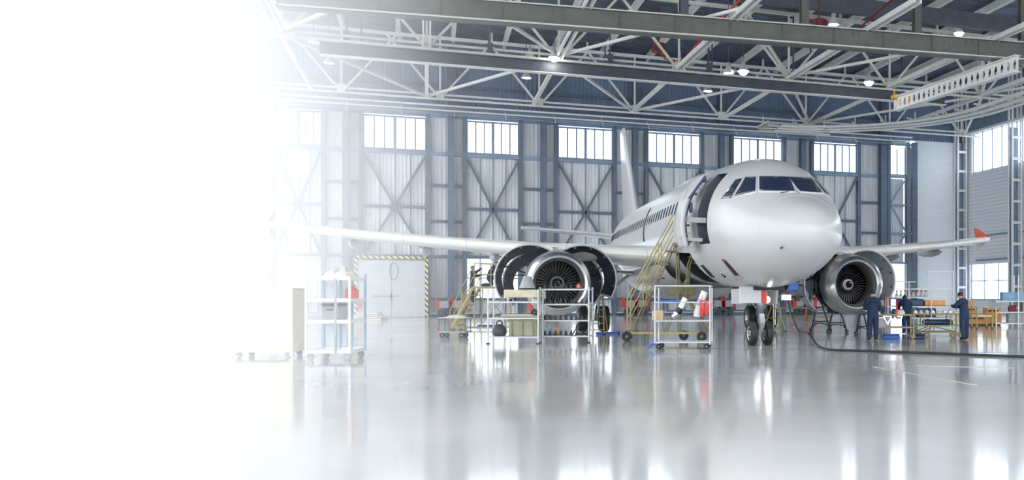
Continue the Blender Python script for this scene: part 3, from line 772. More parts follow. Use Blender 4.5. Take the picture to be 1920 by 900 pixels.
# cabin windows
m_ = None; y = 7.0; a_w = 0
while y < 29.0:
    if not (15.3 < y < 16.0):
        if 12.6 < y < 23.5 and m_ is not None:
            o = link('cabin_window', m_, None, plane); o.location.y = y - m_y
        else:
            V, F = [], []; k = 12; w, zt, zb, zc = fus(y)
            aw = math.pi - math.asin((4.66 - zc) / (zt - zc))
            for i in range(k):
                t = 2 * math.pi * i / k; cc, ss = math.cos(t), math.sin(t)
                dy = .08 * math.copysign(abs(cc) ** .55, cc); dz = .1 * math.copysign(abs(ss) ** .55, ss)
                p = fpt(y + dy, aw + dz); V.append(p + fnorm(p) * .018)
            o = raw('cabin_window', V, [tuple(range(k))], CGLASS, plane)
            s_ = o.modifiers.new('solid', 'SOLIDIFY'); s_.thickness = .012
            if m_ is None and y > 12.6: m_ = o.data; m_y = y
    y += .535
# rear hatch ajar: dark curved gap
dg_ = patch('hatch_gap', 15.5, 15.72, A(148), A(188), .012, DARKM, plane, 2, 12, .02)
# belly fairing
V, F = [], []; n = 24; st = [(11.2, .0), (12, .55), (13.5, .95), (16, 1), (19, 1), (21, .7), (22.6, .0)]
for y, k in st:
    for i in range(n + 1):
        a = math.pi + math.pi * i / n; V.append((math.cos(a) * (1.9 + .28 * k), y, 2.75 + math.sin(a) * (.9 + .42 * k)))
F = [(j * (n + 1) + i, j * (n + 1) + i + 1, (j + 1) * (n + 1) + i + 1, (j + 1) * (n + 1) + i) for j in range(len(st) - 1) for i in range(n)]
raw('belly_fairing', V, F, SKIN_W, plane, 60)

# ---- lifting surfaces
def airfoil(n=14, t=.12):
    pts = []
    for i in range(n + 1):
        x = (1 - math.cos(math.pi * i / n)) / 2
        yt = 5 * t * (.2969 * math.sqrt(x) - .126 * x - .3516 * x**2 + .2843 * x**3 - .1036 * x**4); pts.append((x, yt))
    return [(x, z) for x, z in reversed(pts)] + [(x, -z * .75) for x, z in pts[1:-1]]
AF = airfoil()
def wing(name, secs, mat, parent, upright=False, tk=.12):
    """secs: (span position, leading edge y, chord, height, thickness ratio)"""
    V, F = [], []; n = len(AF)
    for sx, ly, ch, z, t in secs:
        for x, h in AF:
            V.append((h * ch * t / tk, ly + x * ch, sx) if upright else (sx, ly + x * ch, z + h * ch * t / tk))
    for j in range(len(secs) - 1):
        F += [(j * n + i, j * n + (i + 1) % n, (j + 1) * n + (i + 1) % n, (j + 1) * n + i) for i in range(n)]
    F += [tuple(range(n)), tuple((len(secs) - 1) * n + i for i in range(n))]
    return raw(name, V, F, mat, parent, 50)
def lerp(a, b, t): return a + (b - a) * t
WS = [(1.6, 11.7, 7.0, 3.05, .14), (4.0, 12.95, 5.75, 3.2, .145), (6.4, 14.2, 4.5, 3.38, .155), (9.5, 15.85, 3.55, 3.66, .165), (13, 17.7, 2.6, 4.03, .185), (16.6, 19.6, 1.75, 4.48, .2), (16.95, 20.0, 1.35, 4.53, .18)]
def wing_le(x):
    for a, b in zip(WS, WS[1:]):
        if a[0] <= x <= b[0]: t = (x - a[0]) / (b[0] - a[0]); return [lerp(a[i], b[i], t) for i in range(5)]
for s in (-1, 1):
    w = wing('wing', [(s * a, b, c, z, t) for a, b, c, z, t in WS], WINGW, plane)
    for x0 in (2.4, 5.3, 6.6, 9.0, 11.4, 13.8, 16.3):      # slat joints around the leading edge
        V, F = [], []; idx = list(range(len(AF) // 2 - 5, len(AF) // 2 + 6)); _, ly, ch, z, t = wing_le(x0)
        path('slat_joint', [(s * x0, ly + AF[i][0] * ch - .003, z + AF[i][1] * ch * t / .12) for i in idx], .012, WINGU, w, 4)
    prism('wing_fence', [(19.9, 4.5), (21.5, 4.55), (21.75, 5.25), (21.25, 5.1)], s * 16.9, s * 17.0, ORANGE if s > 0 else WINGW, w, 'yz')  # left fence coloured pale, standing in for the white fade over its orange
    prism('wing_fence', [(20.2, 4.5), (21.5, 4.5), (21.7, 3.95), (21.3, 4.0)], s * 16.9, s * 17.0, WINGW, w, 'yz')
    for x in (7.9, 10.7, 13.6):   # flap track fairings
        _, ly, ch, z, t = wing_le(x)
        o = lathe('flap_fairing', [(0, .02), (.4, .14), (1.1, .22), (2.0, .18), (2.9, .02)], WINGU, w, 'y', 12, (s * x, ly + ch * .42, z - .32))
# trailing flap pieces hanging below the left and right roots
for s in (-1, 1):
    o = wing('flap', [(s * 2.0, 17.3, 1.5, 2.55, .12), (s * 6.3, 18.1, 1.2, 2.85, .12)], ALU, plane); 
TS = [(.3, 31.6, 3.9, 5.05, .1), (6.2, 35.2, 1.7, 5.72, .1)]
for s in (-1, 1): wing('horizontal_stabilizer', [(s * a, b, c, z, t) for a, b, c, z, t in TS], WINGU, plane)
wing('fin', [(5.4, 29.2, 6.2, 0, .1), (6.4, 30.3, 5.6, 0, .095), (11.9, 35.0, 2.4, 0, .09), (12.1, 35.3, 1.9, 0, .08)], SKIN_W, plane, True)

# ---- wheels
def wheel(x, y, z, r, w, parent):
    t_ = lathe('tire', [(-w * .5, r * .58), (-w * .5, r * .86), (-w * .38, r * .97), (-w * .15, r), (w * .15, r), (w * .38, r * .97), (w * .5, r * .86), (w * .5, r * .58)], BLACK, parent, 'x', 32, (x, y, z))
    lathe('rim', [(-w * .4, .02), (-w * .42, r * .2), (-w * .3, r * .26), (-w * .34, r * .5), (-w * .46, r * .59), (w * .46, r * .59), (w * .34, r * .5), (w * .3, r * .26), (w * .42, r * .2), (w * .4, .02)], RIM, parent, 'x', 24, (x, y, z))
    V, F = [], []
    for k in range(8):
        a = k * math.pi / 4
        for s in (-1, 1): g_box(V, F, (x + s * w * .36, y + r * .38 * math.cos(a), z + r * .38 * math.sin(a)), (.03, .06, .06))
    raw('wheel_bolt', V, F, DARKM, parent, fix=False)
    return t_
ng_ = tube('nose_gear', (0, 5.07, .38), (0, 5.0, 2.1), .085, GREY, plane, 16)
tube('gear_sleeve', (0, 5.04, .95), (0, 5.0, 2.1), .12, DGREY, ng_, 16); tube('axle', (-.36, 5.07, .385), (.36, 5.07, .385), .06, ALU, ng_)
tube('drag_strut', (-.12, 5.0, 1.2), (-.22, 6.4, 2.1), .05, ALU, ng_); tube('drag_strut', (.12, 5.0, 1.2), (.22, 6.4, 2.1), .05, ALU, ng_)
bar('torque_link', (0, 4.86, 1.0), (0, 4.72, .72), .16, .05, GREY, ng_); bar('torque_link', (0, 4.72, .72), (0, 4.98, .45), .14, .05, GREY, ng_)
for s in (-1, 1):
    wheel(s * .25, 5.07, .39, .39, .22, ng_)
    path('hydraulic_hose', [(s * .1, 4.9, 1.7), (s * .16, 4.85, 1.3), (s * .12, 4.86, .9), (s * .08, 4.95, .5)], .018, BLACK, ng_, 6)
    lathe('taxi_light', [(-.06, .09), (0, .11), (.08, .05)], LIGHTS, ng_, 'y', 14, (s * .16, 4.8, 1.45))
# nose gear doors: the near one carries the red stripe
d1 = box('nose_gear_door', (-.5, 4.05, 1.6), (.92, .05, .52), WINGU, plane, .12, bev=.03); box('red_stripe', (-.16, 4.08, 1.6), (.16, .07, .5), RED, d1, .12)
d2 = box('nose_gear_door', (-.52, 5.9, 1.55), (.04, 1.4, .5), SKIN_W, plane, bev=.02); box('nose_gear_door', (.62, 5.9, 1.55), (.04, 1.4, .5), SKIN_W, plane, bev=.02)
box('wheel_bay', (0, 5.3, 1.8), (1.0, 2.6, .12), BLACK, plane)
# service box plugged in beside the nose gear
sv = box('service_hatch', (.83, 4.4, 1.72), (.62, .7, .42), DARKM, plane, .1, bev=.06); box('blue_cover', (.75, 4.0, 1.86), (.34, .12, .26), BLUE, sv, .1, bev=.03); box('hatch_plate', (.55, 4.02, 1.52), (.3, .04, .16), ALU, sv, .1); lathe('connector', [(-.1, .02), (-.1, .12), (.1, .12), (.1, .02)], BLACK, sv, 'z', 12, (.92, 4.15, 1.5))
for s in (-1, 1):
    mg = tube('main_gear', (s * 3.8, 18.0, .55), (s * 3.6, 17.8, 3.1), .14, ALU, plane, 14)
    tube('side_stay', (s * 3.8, 18.0, 1.2), (s * 2.0, 18.0, 2.7), .08, ALU, mg); tube('axle', (s * 3.2, 18.0, .56), (s * 4.4, 18.0, .56), .09, ALU, mg)
    for d in (-.46, .46): wheel(s * 3.8 + d, 18.0, .575, .575, .42, mg)
    box('gear_door', (s * 4.35, 17.95, 1.9), (.05, 1.0, 1.5), SKIN_W, mg)

# ---- engines
def engine(s):
    ex, ez, y0 = s * 5.75, 2.03, 10.9
    e = lathe('engine_inlet', [(1.25, .84), (.9, .82), (.45, .80), (.18, .85), (.06, .91), (.0, .985), (.05, 1.055), (.2, 1.115), (.6, 1.175), (1.2, 1.2), (1.25, 1.19)], ALUD, plane, 'y', 64, (ex, y0, ez), sm=60)
    lathe('inlet_lip', [(.16, .852), (.05, .912), (-.012, .985), (.04, 1.06), (.17, 1.115)], ALU, e, 'y', 64, sm=60)
    lathe('fan_duct', [(1.1, .838), (1.9, .85), (1.9, .3)], DARKM, e, 'y', 48, sm=40)
    lathe('spinner', [(.82, .01), (.86, .07), (1.0, .15), (1.12, .2), (1.16, .28), (1.3, .3)], DARKM, e, 'y', 32)
    lathe('spinner_ring', [(.99, .15), (1.0, .165), (1.1, .225), (1.14, .2)] if s > 0 else [(1.08, .2), (1.1, .225), (1.13, .25), (1.16, .24)], WHITE if s > 0 else GREY, e, 'y', 32)
    path('spinner_spiral', [(.02 + (.04 + .1 * t) * math.cos(5.5 * t), .80 + .2 * t, (.04 + .1 * t) * math.sin(5.5 * t)) for t in [i / 14 for i in range(15)]], .016, GREY if s < 0 else LGREY, e, 6)
    me = None
    for k in range(36):
        a = 2 * math.pi * k / 36
        if me is None:
            V = []; F = []; st_ = [(.27, .9), (.46, .7), (.65, .45), (.81, .25)]
            for r, tw in st_:
                for q in (-1, 0, 1):
                    w_ = .05 + .045 * (r / .86); V.append((q * w_ * math.cos(tw + .35) , 1.2 + q * w_ * 1.5 * math.sin(tw + .35) , r))
            F = [(j * 3 + i, j * 3 + i + 1, j * 3 + 4 + i, j * 3 + 3 + i) for j in range(3) for i in range(2)]
            o = raw('fan_blade', V, F, BLADE, e, 60, fix=False); sd = o.modifiers.new('solid', 'SOLIDIFY'); sd.thickness = .012; me = o.data
        else:
            o = link('fan_blade', me, None, e); sd = o.modifiers.new('solid', 'SOLIDIFY'); sd.thickness = .012
        o.rotation_euler = (0, a, 0)
    # bare fan case, core and plumbing behind the inlet
    lathe('fan_case', [(1.22, 1.0), (1.25, 1.1), (1.4, 1.1), (1.42, 1.02), (2.0, 1.0), (2.02, 1.09), (2.15, 1.09), (2.6, .98), (2.65, .6)], DARKM, e, 'y', 40)
    lathe('core', [(2.6, .62), (3.2, .68), (4.2, .55), (5.2, .42)], GREY, e, 'y', 28); lathe('exhaust', [(5.1, .45), (5.2, .42), (6.0, .2), (6.2, .03)], ALU, e, 'y', 24)
    for k in range(9):
        a = .4 + k * .65; r = 1.06
        path('pipe', [(r * math.cos(a + .15 * j), 1.3 + .16 * j, r * math.sin(a + .15 * j)) for j in range(9)], .03, (ALU, NAVY, BLACK)[k % 3], e, 6)
    box('gearbox', (0, 2.0, -1.05), (.9, .8, .28), DARKM, e, bev=.06)
    for a in (2.6, .5): box('accessory_box', (1.08 * math.cos(a), 1.75, 1.08 * math.sin(a)), (.25, .45, .4), NAVY, e, bev=.03)
    # opened fan cowls and reverser halves, hinged along the pylon
    for q in (-1, 1):
        for nm, l0, l1, r, op, mo, mi in (('fan_cowl', 1.35, 3.0, 1.27, 47, SKIN_W if q * s < 0 else LGREY, NAVY), ('reverser_cowl', 3.1, 4.8, 1.2, 34, SKIN_W, NAVY)):
            hx, hz = q * .28, 1.16
            if s > 0 and q < 0: op -= 22
            def tr(x, z):
                c, sn = math.cos(math.radians(op) * -q), math.sin(math.radians(op) * -q); x, z = x - hx, z - hz
                return hx + c * x + sn * z, hz - sn * x + c * z
            V, F = [], []; na, nl = 22, 4
            for j in range(nl + 1):
                yy = l0 + (l1 - l0) * j / nl; rr = r * (1 - (.2 if nm == 'fan_cowl' else .35) * j / nl)
                for i in range(na + 1):
                    a = math.pi / 2 - q * (math.radians(14) + math.radians(158) * i / na); x, z = tr(rr * math.cos(a), rr * math.sin(a)); V.append((x, yy, z))
            F = [(j * (na + 1) + i, j * (na + 1) + i + 1, (j + 1) * (na + 1) + i + 1, (j + 1) * (na + 1) + i) for j in range(nl) for i in range(na)]
            o = raw(nm, V, F, mo, e, 60); sd = o.modifiers.new('solid', 'SOLIDIFY'); sd.thickness = .05; sd.offset = 0
            V2 = []
            for j in range(nl + 1):
                yy = l0 + .05 + (l1 - l0 - .1) * j / nl; rr = (r - .04) * (1 - (.2 if nm == 'fan_cowl' else .35) * j / nl)
                for i in range(na + 1):
                    a = math.pi / 2 - q * (math.radians(16) + math.radians(152) * i / na); x, z = tr(rr * math.cos(a), rr * math.sin(a)); V2.append((x, yy, z))
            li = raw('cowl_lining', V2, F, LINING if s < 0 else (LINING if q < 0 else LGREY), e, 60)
            for t_ in (.3, .62):
                x, z = tr(1.15 * math.cos(math.pi / 2 - q * 1.9), 1.15 * math.sin(math.pi / 2 - q * 1.9))
                tube('hold_open_rod', (q * .95, lerp(l0, l1, t_), .35), (x, lerp(l0, l1, t_ + .1), z), .022, DARKM if s < 0 else BLACK, e, 6)
            for i in range(5):
                a = math.pi / 2 - q * (.6 + .5 * i); x, z = tr((r - .07) * math.cos(a), (r - .07) * math.sin(a)); box('cowl_latch', (x, lerp(l0, l1, .1), z), (.08, .1, .08), DARKM, e)
    # pylon
    V = []
    for (yy, zb, zt, w) in ((.6, 1.02, 1.16, .2), (1.4, 1.0, 1.34, .34), (2.6, .9, 1.42, .4), (4.4, .7, 1.25, .4), (6.5, .55, .95, .2)):
        V += [(-w / 2, yy, zb), (w / 2, yy, zb), (w / 2, yy, zt), (-w / 2, yy, zt)]
    F = [(0, 1, 2, 3), (16, 19, 18, 17)] + [(4 * j + i, 4 * j + (i + 1) % 4, 4 * j + 4 + (i + 1) % 4, 4 * j + 4 + i) for j in range(4) for i in range(4)]
    o = raw('pylon', V, F, ALU, e, 40)
engine(-1); engine(1)
# ================================================================== EQUIPMENT
class Rig:
    """a thing standing on the floor at a picture point; local x runs to the right, y away, z up, in metres"""
    def __init__(s, name, label, cat, px, py, group=None, rz=0.0):
        s.px, s.D = px, gD(py); s.k = s.D / FPX
        s.t = thing(name, label, cat, gnd(px, py), -YAW + rz, group)
    def P(s, px, py, dy=0.0):
        return Vector(((px - s.px) * s.k, dy, max(0.0, HC + (PY0 - py) * s.k)))
    def tube(s, n, a, b, r, m, k=8): return tube(n, a, b, r, m, s.t, k)
    def bar(s, n, a, b, w, h, m, up=(0, 0, 1)): return bar(n, a, b, w, h, m, s.t, up)
    def box(s, n, c, sz, m, rz=0, bev=0.0): return box(n, c, sz, m, s.t, rz, bev)
    def caster(s, x, y, r, m=BLACK, fork=GREY, big=False):
        w = lathe('wheel', [(-.025, r * .3), (-.03, r * .7), (-.03, r * .93), (-.015, r), (.015, r), (.03, r * .93), (.03, r * .7), (.025, r * .3)], m, s.t, 'y', 20, (x, y, r))
        lathe('hub', [(-.035, .01), (-.035, r * .28), (.035, r * .28), (.035, .01)], fork, w, 'y', 12)
        if big:
            V, F = [], []
            for i in range(5):
                a = i * 2 * math.pi / 5; g_bar(V, F, (0, 0, 0), (r * .85 * math.cos(a), 0, r * .85 * math.sin(a)), .03, .035)
            raw('spokes', V, F, fork, w, fix=False)
        return w

# ---- tall mobile stairs at the front door
R = Rig('mobile_stairs', 'olive yellow rolling access stairs leading up to the open front door', 'access stairs', 1172, 640)
k = R.k; dW = .75
pb, ptop = R.P(1176, 634), R.P(1262, 458)
for dy in (0, dW):
    o = Vector((0, dy, 0)); R.bar('stringer', pb + o, ptop + o, .03, .05, OLIVE)
    hr0, hr1 = R.P(1176, 560) + o, R.P(1262, 402) + o
    R.tube('handrail', hr0, hr1, .025, YEL); R.tube('handrail_post', R.P(1176, 634) + o, hr0, .025, YEL)
    R.tube('handrail', hr1, hr1 + Vector((.22, 0, .0)), .025, YEL); R.tube('handrail_post', hr1 + Vector((.22, 0, 0)), Vector((hr1.x + .22, dy, ptop.z)), .025, YEL)
    for t in (.35, .68):
        a = pb.lerp(ptop, t) + o; R.tube('baluster', a, hr0.lerp(hr1, t), .02, YEL)
    R.tube('mid_rail', pb.lerp(hr0 - o, .5) + o, ptop.lerp(hr1 - o, .5) + o, .018, YEL)
for j in range(7):
    c = pb.lerp(ptop, (j + .5) / 7) + Vector((.02, dW / 2, 0)); R.box('tread', c, (.3, dW + .1, .05), OLIVE)
pf = R.P(1284, 456); R.box('platform', (pf.x, dW / 2, pf.z - .04), (.8, dW + .2, .1), OLIVE)
for dx in (-.05, .38):
    for dy in (-.05, dW + .05): R.tube('guard_post', (pf.x + dx, dy, pf.z), (pf.x + dx, dy, pf.z + .62), .022, YEL)
for dy in (-.05, dW + .05):
    R.tube('guard_rail', (pf.x - .05, dy, pf.z + .62), (pf.x + .38, dy, pf.z + .62), .022, YEL)
R.box('safety_panel', (pf.x + .16, -.05, pf.z + .3), (.42, .02, .42), LGREY)
legs = [(pf.x - .3, 1.9), (pf.x + .3, 2.35)]
for dy in (0, dW):
    R.tube('leg', (pf.x - .3, dy, pf.z - .08), (pf.x - .22, dy, .3), .032, OLIVE); R.tube('leg', (pf.x + .36, dy, pf.z - .08), (pf.x + .1, dy, pf.z - .75), .03, OLIVE)
    R.tube('leg', (pf.x + .1, dy, pf.z - .75), (pf.x + .05, dy, 1.5), .03, OLIVE)
    R.tube('leg', (pf.x + .05, dy, 1.5), (pf.x + .75, dy, .28), .03, OLIVE); R.tube('leg', (pf.x - .1, dy, 1.5), (pf.x - .75, dy, .28), .02, OLIVE)
    R.tube('cross_brace', (pf.x - .28, dy, 2.2), (pf.x + .08, dy, 1.5), .02, OLIVE); R.tube('cross_brace', (pf.x + .08, dy, 2.2), (pf.x - .26, dy, 1.5), .02, OLIVE)
    R.bar('base_rail', (pb.x, dy, .28), (R.P(1316, 600).x, dy, .28), .06, .06, YEL)
for x in (pb.x, pf.x, R.P(1316, 600).x): R.bar('base_cross', (x, 0, .28), (x, dW, .28), .06, .06, OLIVE)
R.box('crank_case', (pf.x - .15, dW / 2, 1.75), (.9, .12, .28), OLIVE, bev=.02)
for x, y in ((pb.x, -.1), (pb.x - .12, dW + .1), (R.P(1277, 600).x, dW + .1), (R.P(1316, 600).x, -.1)): R.caster(x, y, .17, BLACK, OLIVE, True)

# ---- tubular parts cart in front of the stairs
R = Rig('parts_cart', 'white tubular open parts cart in front of the mobile stairs', 'cart', 1228, 655)
x1 = R.P(1331, 600).x; dd = .8; zt = R.P(1230, 536).z
for x in (0, x1):
    for y in (0, dd): R.tube('post', (x, y, .14), (x, y, zt - (.05 if y else 0)), .022, LGREY)
for z in (.2, R.P(0, 602).z, R.P(0, 567).z, zt):
    for y in (0, dd): R.tube('rail', (0, y, z), (x1, y, z), .02, LGREY)
    for x in (0, x1): R.tube('side_rail', (x, 0, z), (x, dd, z), .02, LGREY)
R.box('deck', (x1 / 2, dd / 2, .2), (x1, dd, .03), LGREY)
R.box('tray', (x1 / 2, dd / 2, R.P(0, 602).z), (x1, dd, .02), LGREY)
R.bar('blue_bumper', (.12, -.02, R.P(0, 566).z + .02), (.75, -.02, R.P(0, 566).z + .02), .03, .05, BLUE)
R.bar('tow_bar', (.05, -.1, .16), (-.2, -.25, .03), .04, .05, BLUE); R.bar('tow_bar', (-.12, -.1, .14), (.05, -.1, .16), .04, .05, BLUE)
for x in (.1, x1 - .1):
    for y in (.05, dd - .05): R.caster(x, y, .08)
cart = R
def rest(name, label, cat, mesh_fn): pass
zt_ = R.P(0, 602).z
def on(R, x, y, z):
    v = R.t.matrix_world if False else None
    c, s = math.cos(R.t.rotation_euler.z), math.sin(R.t.rotation_euler.z)
    return Vector((R.t.location.x + c * x - s * y, R.t.location.y + s * x + c * y, z))
# bent metal ducts lying on the cart, red flags hung on it
for i, (dx, lab) in enumerate(((.72, 'polished curved duct with dark band on tray of white parts cart'), (1.3, 'white curved fairing piece leaning on white parts cart'))):
    t = thing('duct_part', lab, 'part', on(R, dx, .35, zt_ + .01), -YAW)
    pts = [Vector((-.25 + .4 * u if i == 0 else -.12 + .25 * u, 0, .11 + (.55 if i == 0 else .75) * u ** (1.6 if i == 0 else .8))) for u in [q / 8 for q in range(9)]]
    path('duct', pts, .1, ALU if i == 0 else WHITE, t, 12); path('band', pts[3:6], .108, DARKM if i == 0 else LBLUE, t, 12)
for i, x in enumerate((1.38, 1.52)):
    t = thing('warning_streamer', ('red warning streamer on left of pair hanging from white parts cart', 'red warning streamer at right corner post of white parts cart')[i], 'streamer', on(R, x, -.02, zt_ + .15), -YAW)
    raw('ribbon', [(-.06, 0, .45), (.05, .01, .45), (.07, 0, .2), (.02, .015, -.02), (-.07, 0, .05), (-.05, -.02, .25)], [(0, 1, 2, 5), (5, 2, 3, 4)], RED, t).modifiers.new('solid', 'SOLIDIFY').thickness = .012
    path('cord', [(0, 0, .44), (0, .01, .6), (0, .02, zt_ * 0 + (cart.P(0, 567).z - zt_ - .15))], .008, RED, t, 5)
t = box('cardboard_box', on(R, .02, .55, zt_ + .16), (.34, .3, .3), CARD, None, -YAW, .01); tag(t, 'small cardboard box at left end of white parts cart', 'box')

# ---- twin shelf racks before the engine
def rack(name, label, px0, px1, py, zs, top, dd=.6):
    R = Rig(name, label, 'rack', px0, py, 'open shelf racks before the engine'); w = R.P(px1, 600).x
    for x in (0, w):
        for y in (0, dd): R.bar('post', (x, y, 0 if y else 0), (x, y, top), .05, .05, LGREY, (0, 1, 0))
    for z in zs:
        for y in (0, dd): R.bar('rail', (0, y, z), (w, y, z), .03, .05, LGREY)
        for x in (0, w): R.bar('side_rail', (x, 0, z), (x, dd, z), .03, .04, LGREY)
        R.box('shelf', (w / 2, dd / 2, z + .01), (w - .04, dd - .04, .015), LGREY)
    for x in (.0, w): R.box('foot', (x, 0, .02), (.1, .1, .04), DARKM)
    R.w = w; R.zs = zs; return R
RA = rack('shelf_rack', 'left grey shelf rack holding crate, bag and foam block', 915, 1009, 645, [.22, .83, 1.36, ], 1.78)
zA = RA.zs
RB = rack('shelf_rack', 'right grey shelf rack with rows of dark pointed brackets', 1013, 1104, 643, [.22, .74, 1.28, 1.78], 1.86)
t = box('foam_block', on(RA, 1.05, .3, 1.64), (1.12, .5, .26), FOAM, None, -YAW, .03); tag(t, 'long tan foam block on top of left shelf rack', 'foam block')
for x in (.65, 1.45): RA.bar('cross_support', (x, 0, 1.48), (x, .6, 1.48), .05, .05, LGREY); RA.bar('support_post', (x, .02, 1.37), (x, .02, 1.47), .04, .04, LGREY, (0, 1, 0)); RA.bar('support_post', (x, .58, 1.37), (x, .58, 1.47), .04, .04, LGREY, (0, 1, 0))
t = thing('exhaust_cone', 'grey truncated metal cone standing on tan foam block', 'cone', on(RA, 1.2, .3, 1.772), -YAW)
lathe('cone', [(0, .02), (0, .28), (.42, .13), (.44, .1), (.44, .02)], GREY, t, 'z', 24); lathe('cone_rim', [(0, .27), (.03, .3), (.05, .27)], DARKM, t, 'z', 24)
t = thing('storage_crate', 'low olive green crate on bottom shelf of left rack', 'crate', on(RA, 1.1, .3, .24), -YAW)
box('crate_body', (0, 0, .26), (.92, .4, .5), CRATE, t, bev=.02); 
for x in (-.35, 0, .35): box('crate_batten', (x, -.21, .26), (.05, .03, .5), OLIVE, t)
box('crate_lid', (0, 0, .53), (.96, .44, .04), CRATE, t, bev=.01)
t = thing('tool_bag', 'black round soft bag on bottom shelf of left rack', 'bag', on(RA, .28, .3, .24), -YAW)
lathe('bag_body', [(0, .02), (.02, .18), (.12, .24), (.25, .22), (.36, .14), (.4, .02)], BAG, t, 'z', 20); path('bag_handle', [(-.09, 0, .37), (-.08, 0, .47), (0, 0, .52), (.08, 0, .47), (.09, 0, .37)], .025, BAG, t, 8)
t = thing('padded_mat', 'flat olive padded mat lying on middle shelf of left rack', 'mat', on(RA, 1.0, .3, .85), -YAW)
box('pad', (0, 0, .04), (1.25, .5, .07), CRATE, t, bev=.03); box('pad_fold', (-.1, -.04, .09), (1.0, .4, .04), FOAM, t, .04, .015)
t = thing('warning_streamer', 'red warning streamer hanging from left shelf rack', 'streamer', on(RA, 1.38, -.03, 1.0), -YAW)
raw('ribbon', [(-.05, 0, .3), (.03, 0, .3), (.05, .01, .1), (0, 0, -.04), (-.04, .02, .1)], [(0, 1, 2, 4), (4, 2, 3)], RED, t).modifiers.new('solid', 'SOLIDIFY').thickness = .012
path('cord', [(0, 0, .29), (-.01, .01, .36), (0, .02, .38)], .008, RED, t, 5)
# pointed brackets in rows
bk = None
def bracket(parent_loc, label, group, sc=1.0, mat=None):
    global bk
    if bk is None:
        t = thing('seat_bracket', label, 'bracket', parent_loc, -YAW, group)
        prism('fork', [(-.068, 0), (-.04, .05), (0, .18), (.04, .05), (.068, 0)], -.05, .05, DARKM, t); box('base_plate', (0, 0, .01), (.14, .1, .02), BLACK, t)
        bk = t; return t
    t = copy_tree(bk); t.location = parent_loc; tag(t, label, 'bracket', group); t.scale = (sc, sc, sc); return t
ordn = ['first', 'second', 'third', 'fourth', 'fifth', 'sixth', 'seventh', 'eighth', 'ninth']
row_n = {0: 'bottom', 1: 'second', 2: 'third', 3: 'top'}
for zi in range(4):
    for j in range(9):
        if zi == 3 and j in (7, 8): continue
        x = .1 + j * (RB.w - .2) / 8
        bracket(on(RB, x, .2, RB.zs[zi] + .02), 'dark pointed bracket, %s from left in row on %s shelf of right rack' % (ordn[j], row_n[zi]), 'pointed brackets on the %s shelf of the right rack' % row_n[zi], 1.0 + .12 * ((j * 7 + zi) % 3 - 1) * .3)
for i, (x, z) in enumerate(((.12, 1.4), (1.5, 1.4))):
    pass
t = box('cardboard_box', on(RB, .45, .48, .366), (.3, .08, .26), CARD, None, -YAW, .01); tag(t, 'small cardboard box behind brackets on bottom shelf of right rack', 'box')
t = box('blue_box', on(RB, .16, .48, .356), (.18, .08, .24), LBLUE, None, -YAW, .01); tag(t, 'small pale blue box beside cardboard on right rack', 'box')
t = thing('hose_coil', 'black hose loop on lower shelf of right rack', 'hose', on(RB, 1.3, .45, .26), -YAW)
path('hose', [(.22 * math.cos(a) , .05, .22 + .2 * math.sin(a)) for a in [i * math.pi / 9 for i in range(19)]], .02, BLACK, t, 8); path('hose_tail', [(-.2, .05, .2), (-.28, .03, .1), (-.3, 0, .02)], .02, BLACK, t, 8)
t = thing('work_lamp', 'small orange hand lamp clipped to top of right rack', 'lamp', on(RB, 1.28, .02, 1.82), -YAW)
lathe('lamp_head', [(0, .02), (.02, .07), (.12, .06), (.16, .02)], ORANGE, t, 'z', 14); box('clip', (.05, 0, .14), (.08, .06, .1), BLACK, t, .4)

# ---- step ladder beside the main wheel
R = Rig('step_ladder', 'yellow step ladder beside left main wheel', 'ladder', 1101, 628)
a0, a1, zt = R.P(1106, 600).x, R.P(1133, 600).x, R.P(0, 560).z
for x, xt in ((a0 - .02, a0), (a1, a1 - .13)):
    R.tube('rail', (x, 0, 0), (xt, .35, zt), .025, YEL); R.tube('rear_leg', (x, .8, 0), (xt, .4, zt), .022, YEL)
for j in range(5): 
    z = .2 + j * (zt - .3) / 4.3; R.box('tread', ((a0 + a1) / 2, .35 * z / zt, z), (a1 - a0 - .04 - .1 * z / zt, .14, .03), YEL)
R.box('top_step', ((a0 + a1) / 2 - .05, .37, zt), (a1 - a0, .25, .04), YEL)
for x in (a0, a1): R.tube('spreader', (x - .03, .2, .7), (x - .03, .62, .7), .012, GREY)
for x in (a0 - .02, a1): R.box('foot', (x, 0, .03), (.06, .06, .06), BLACK)

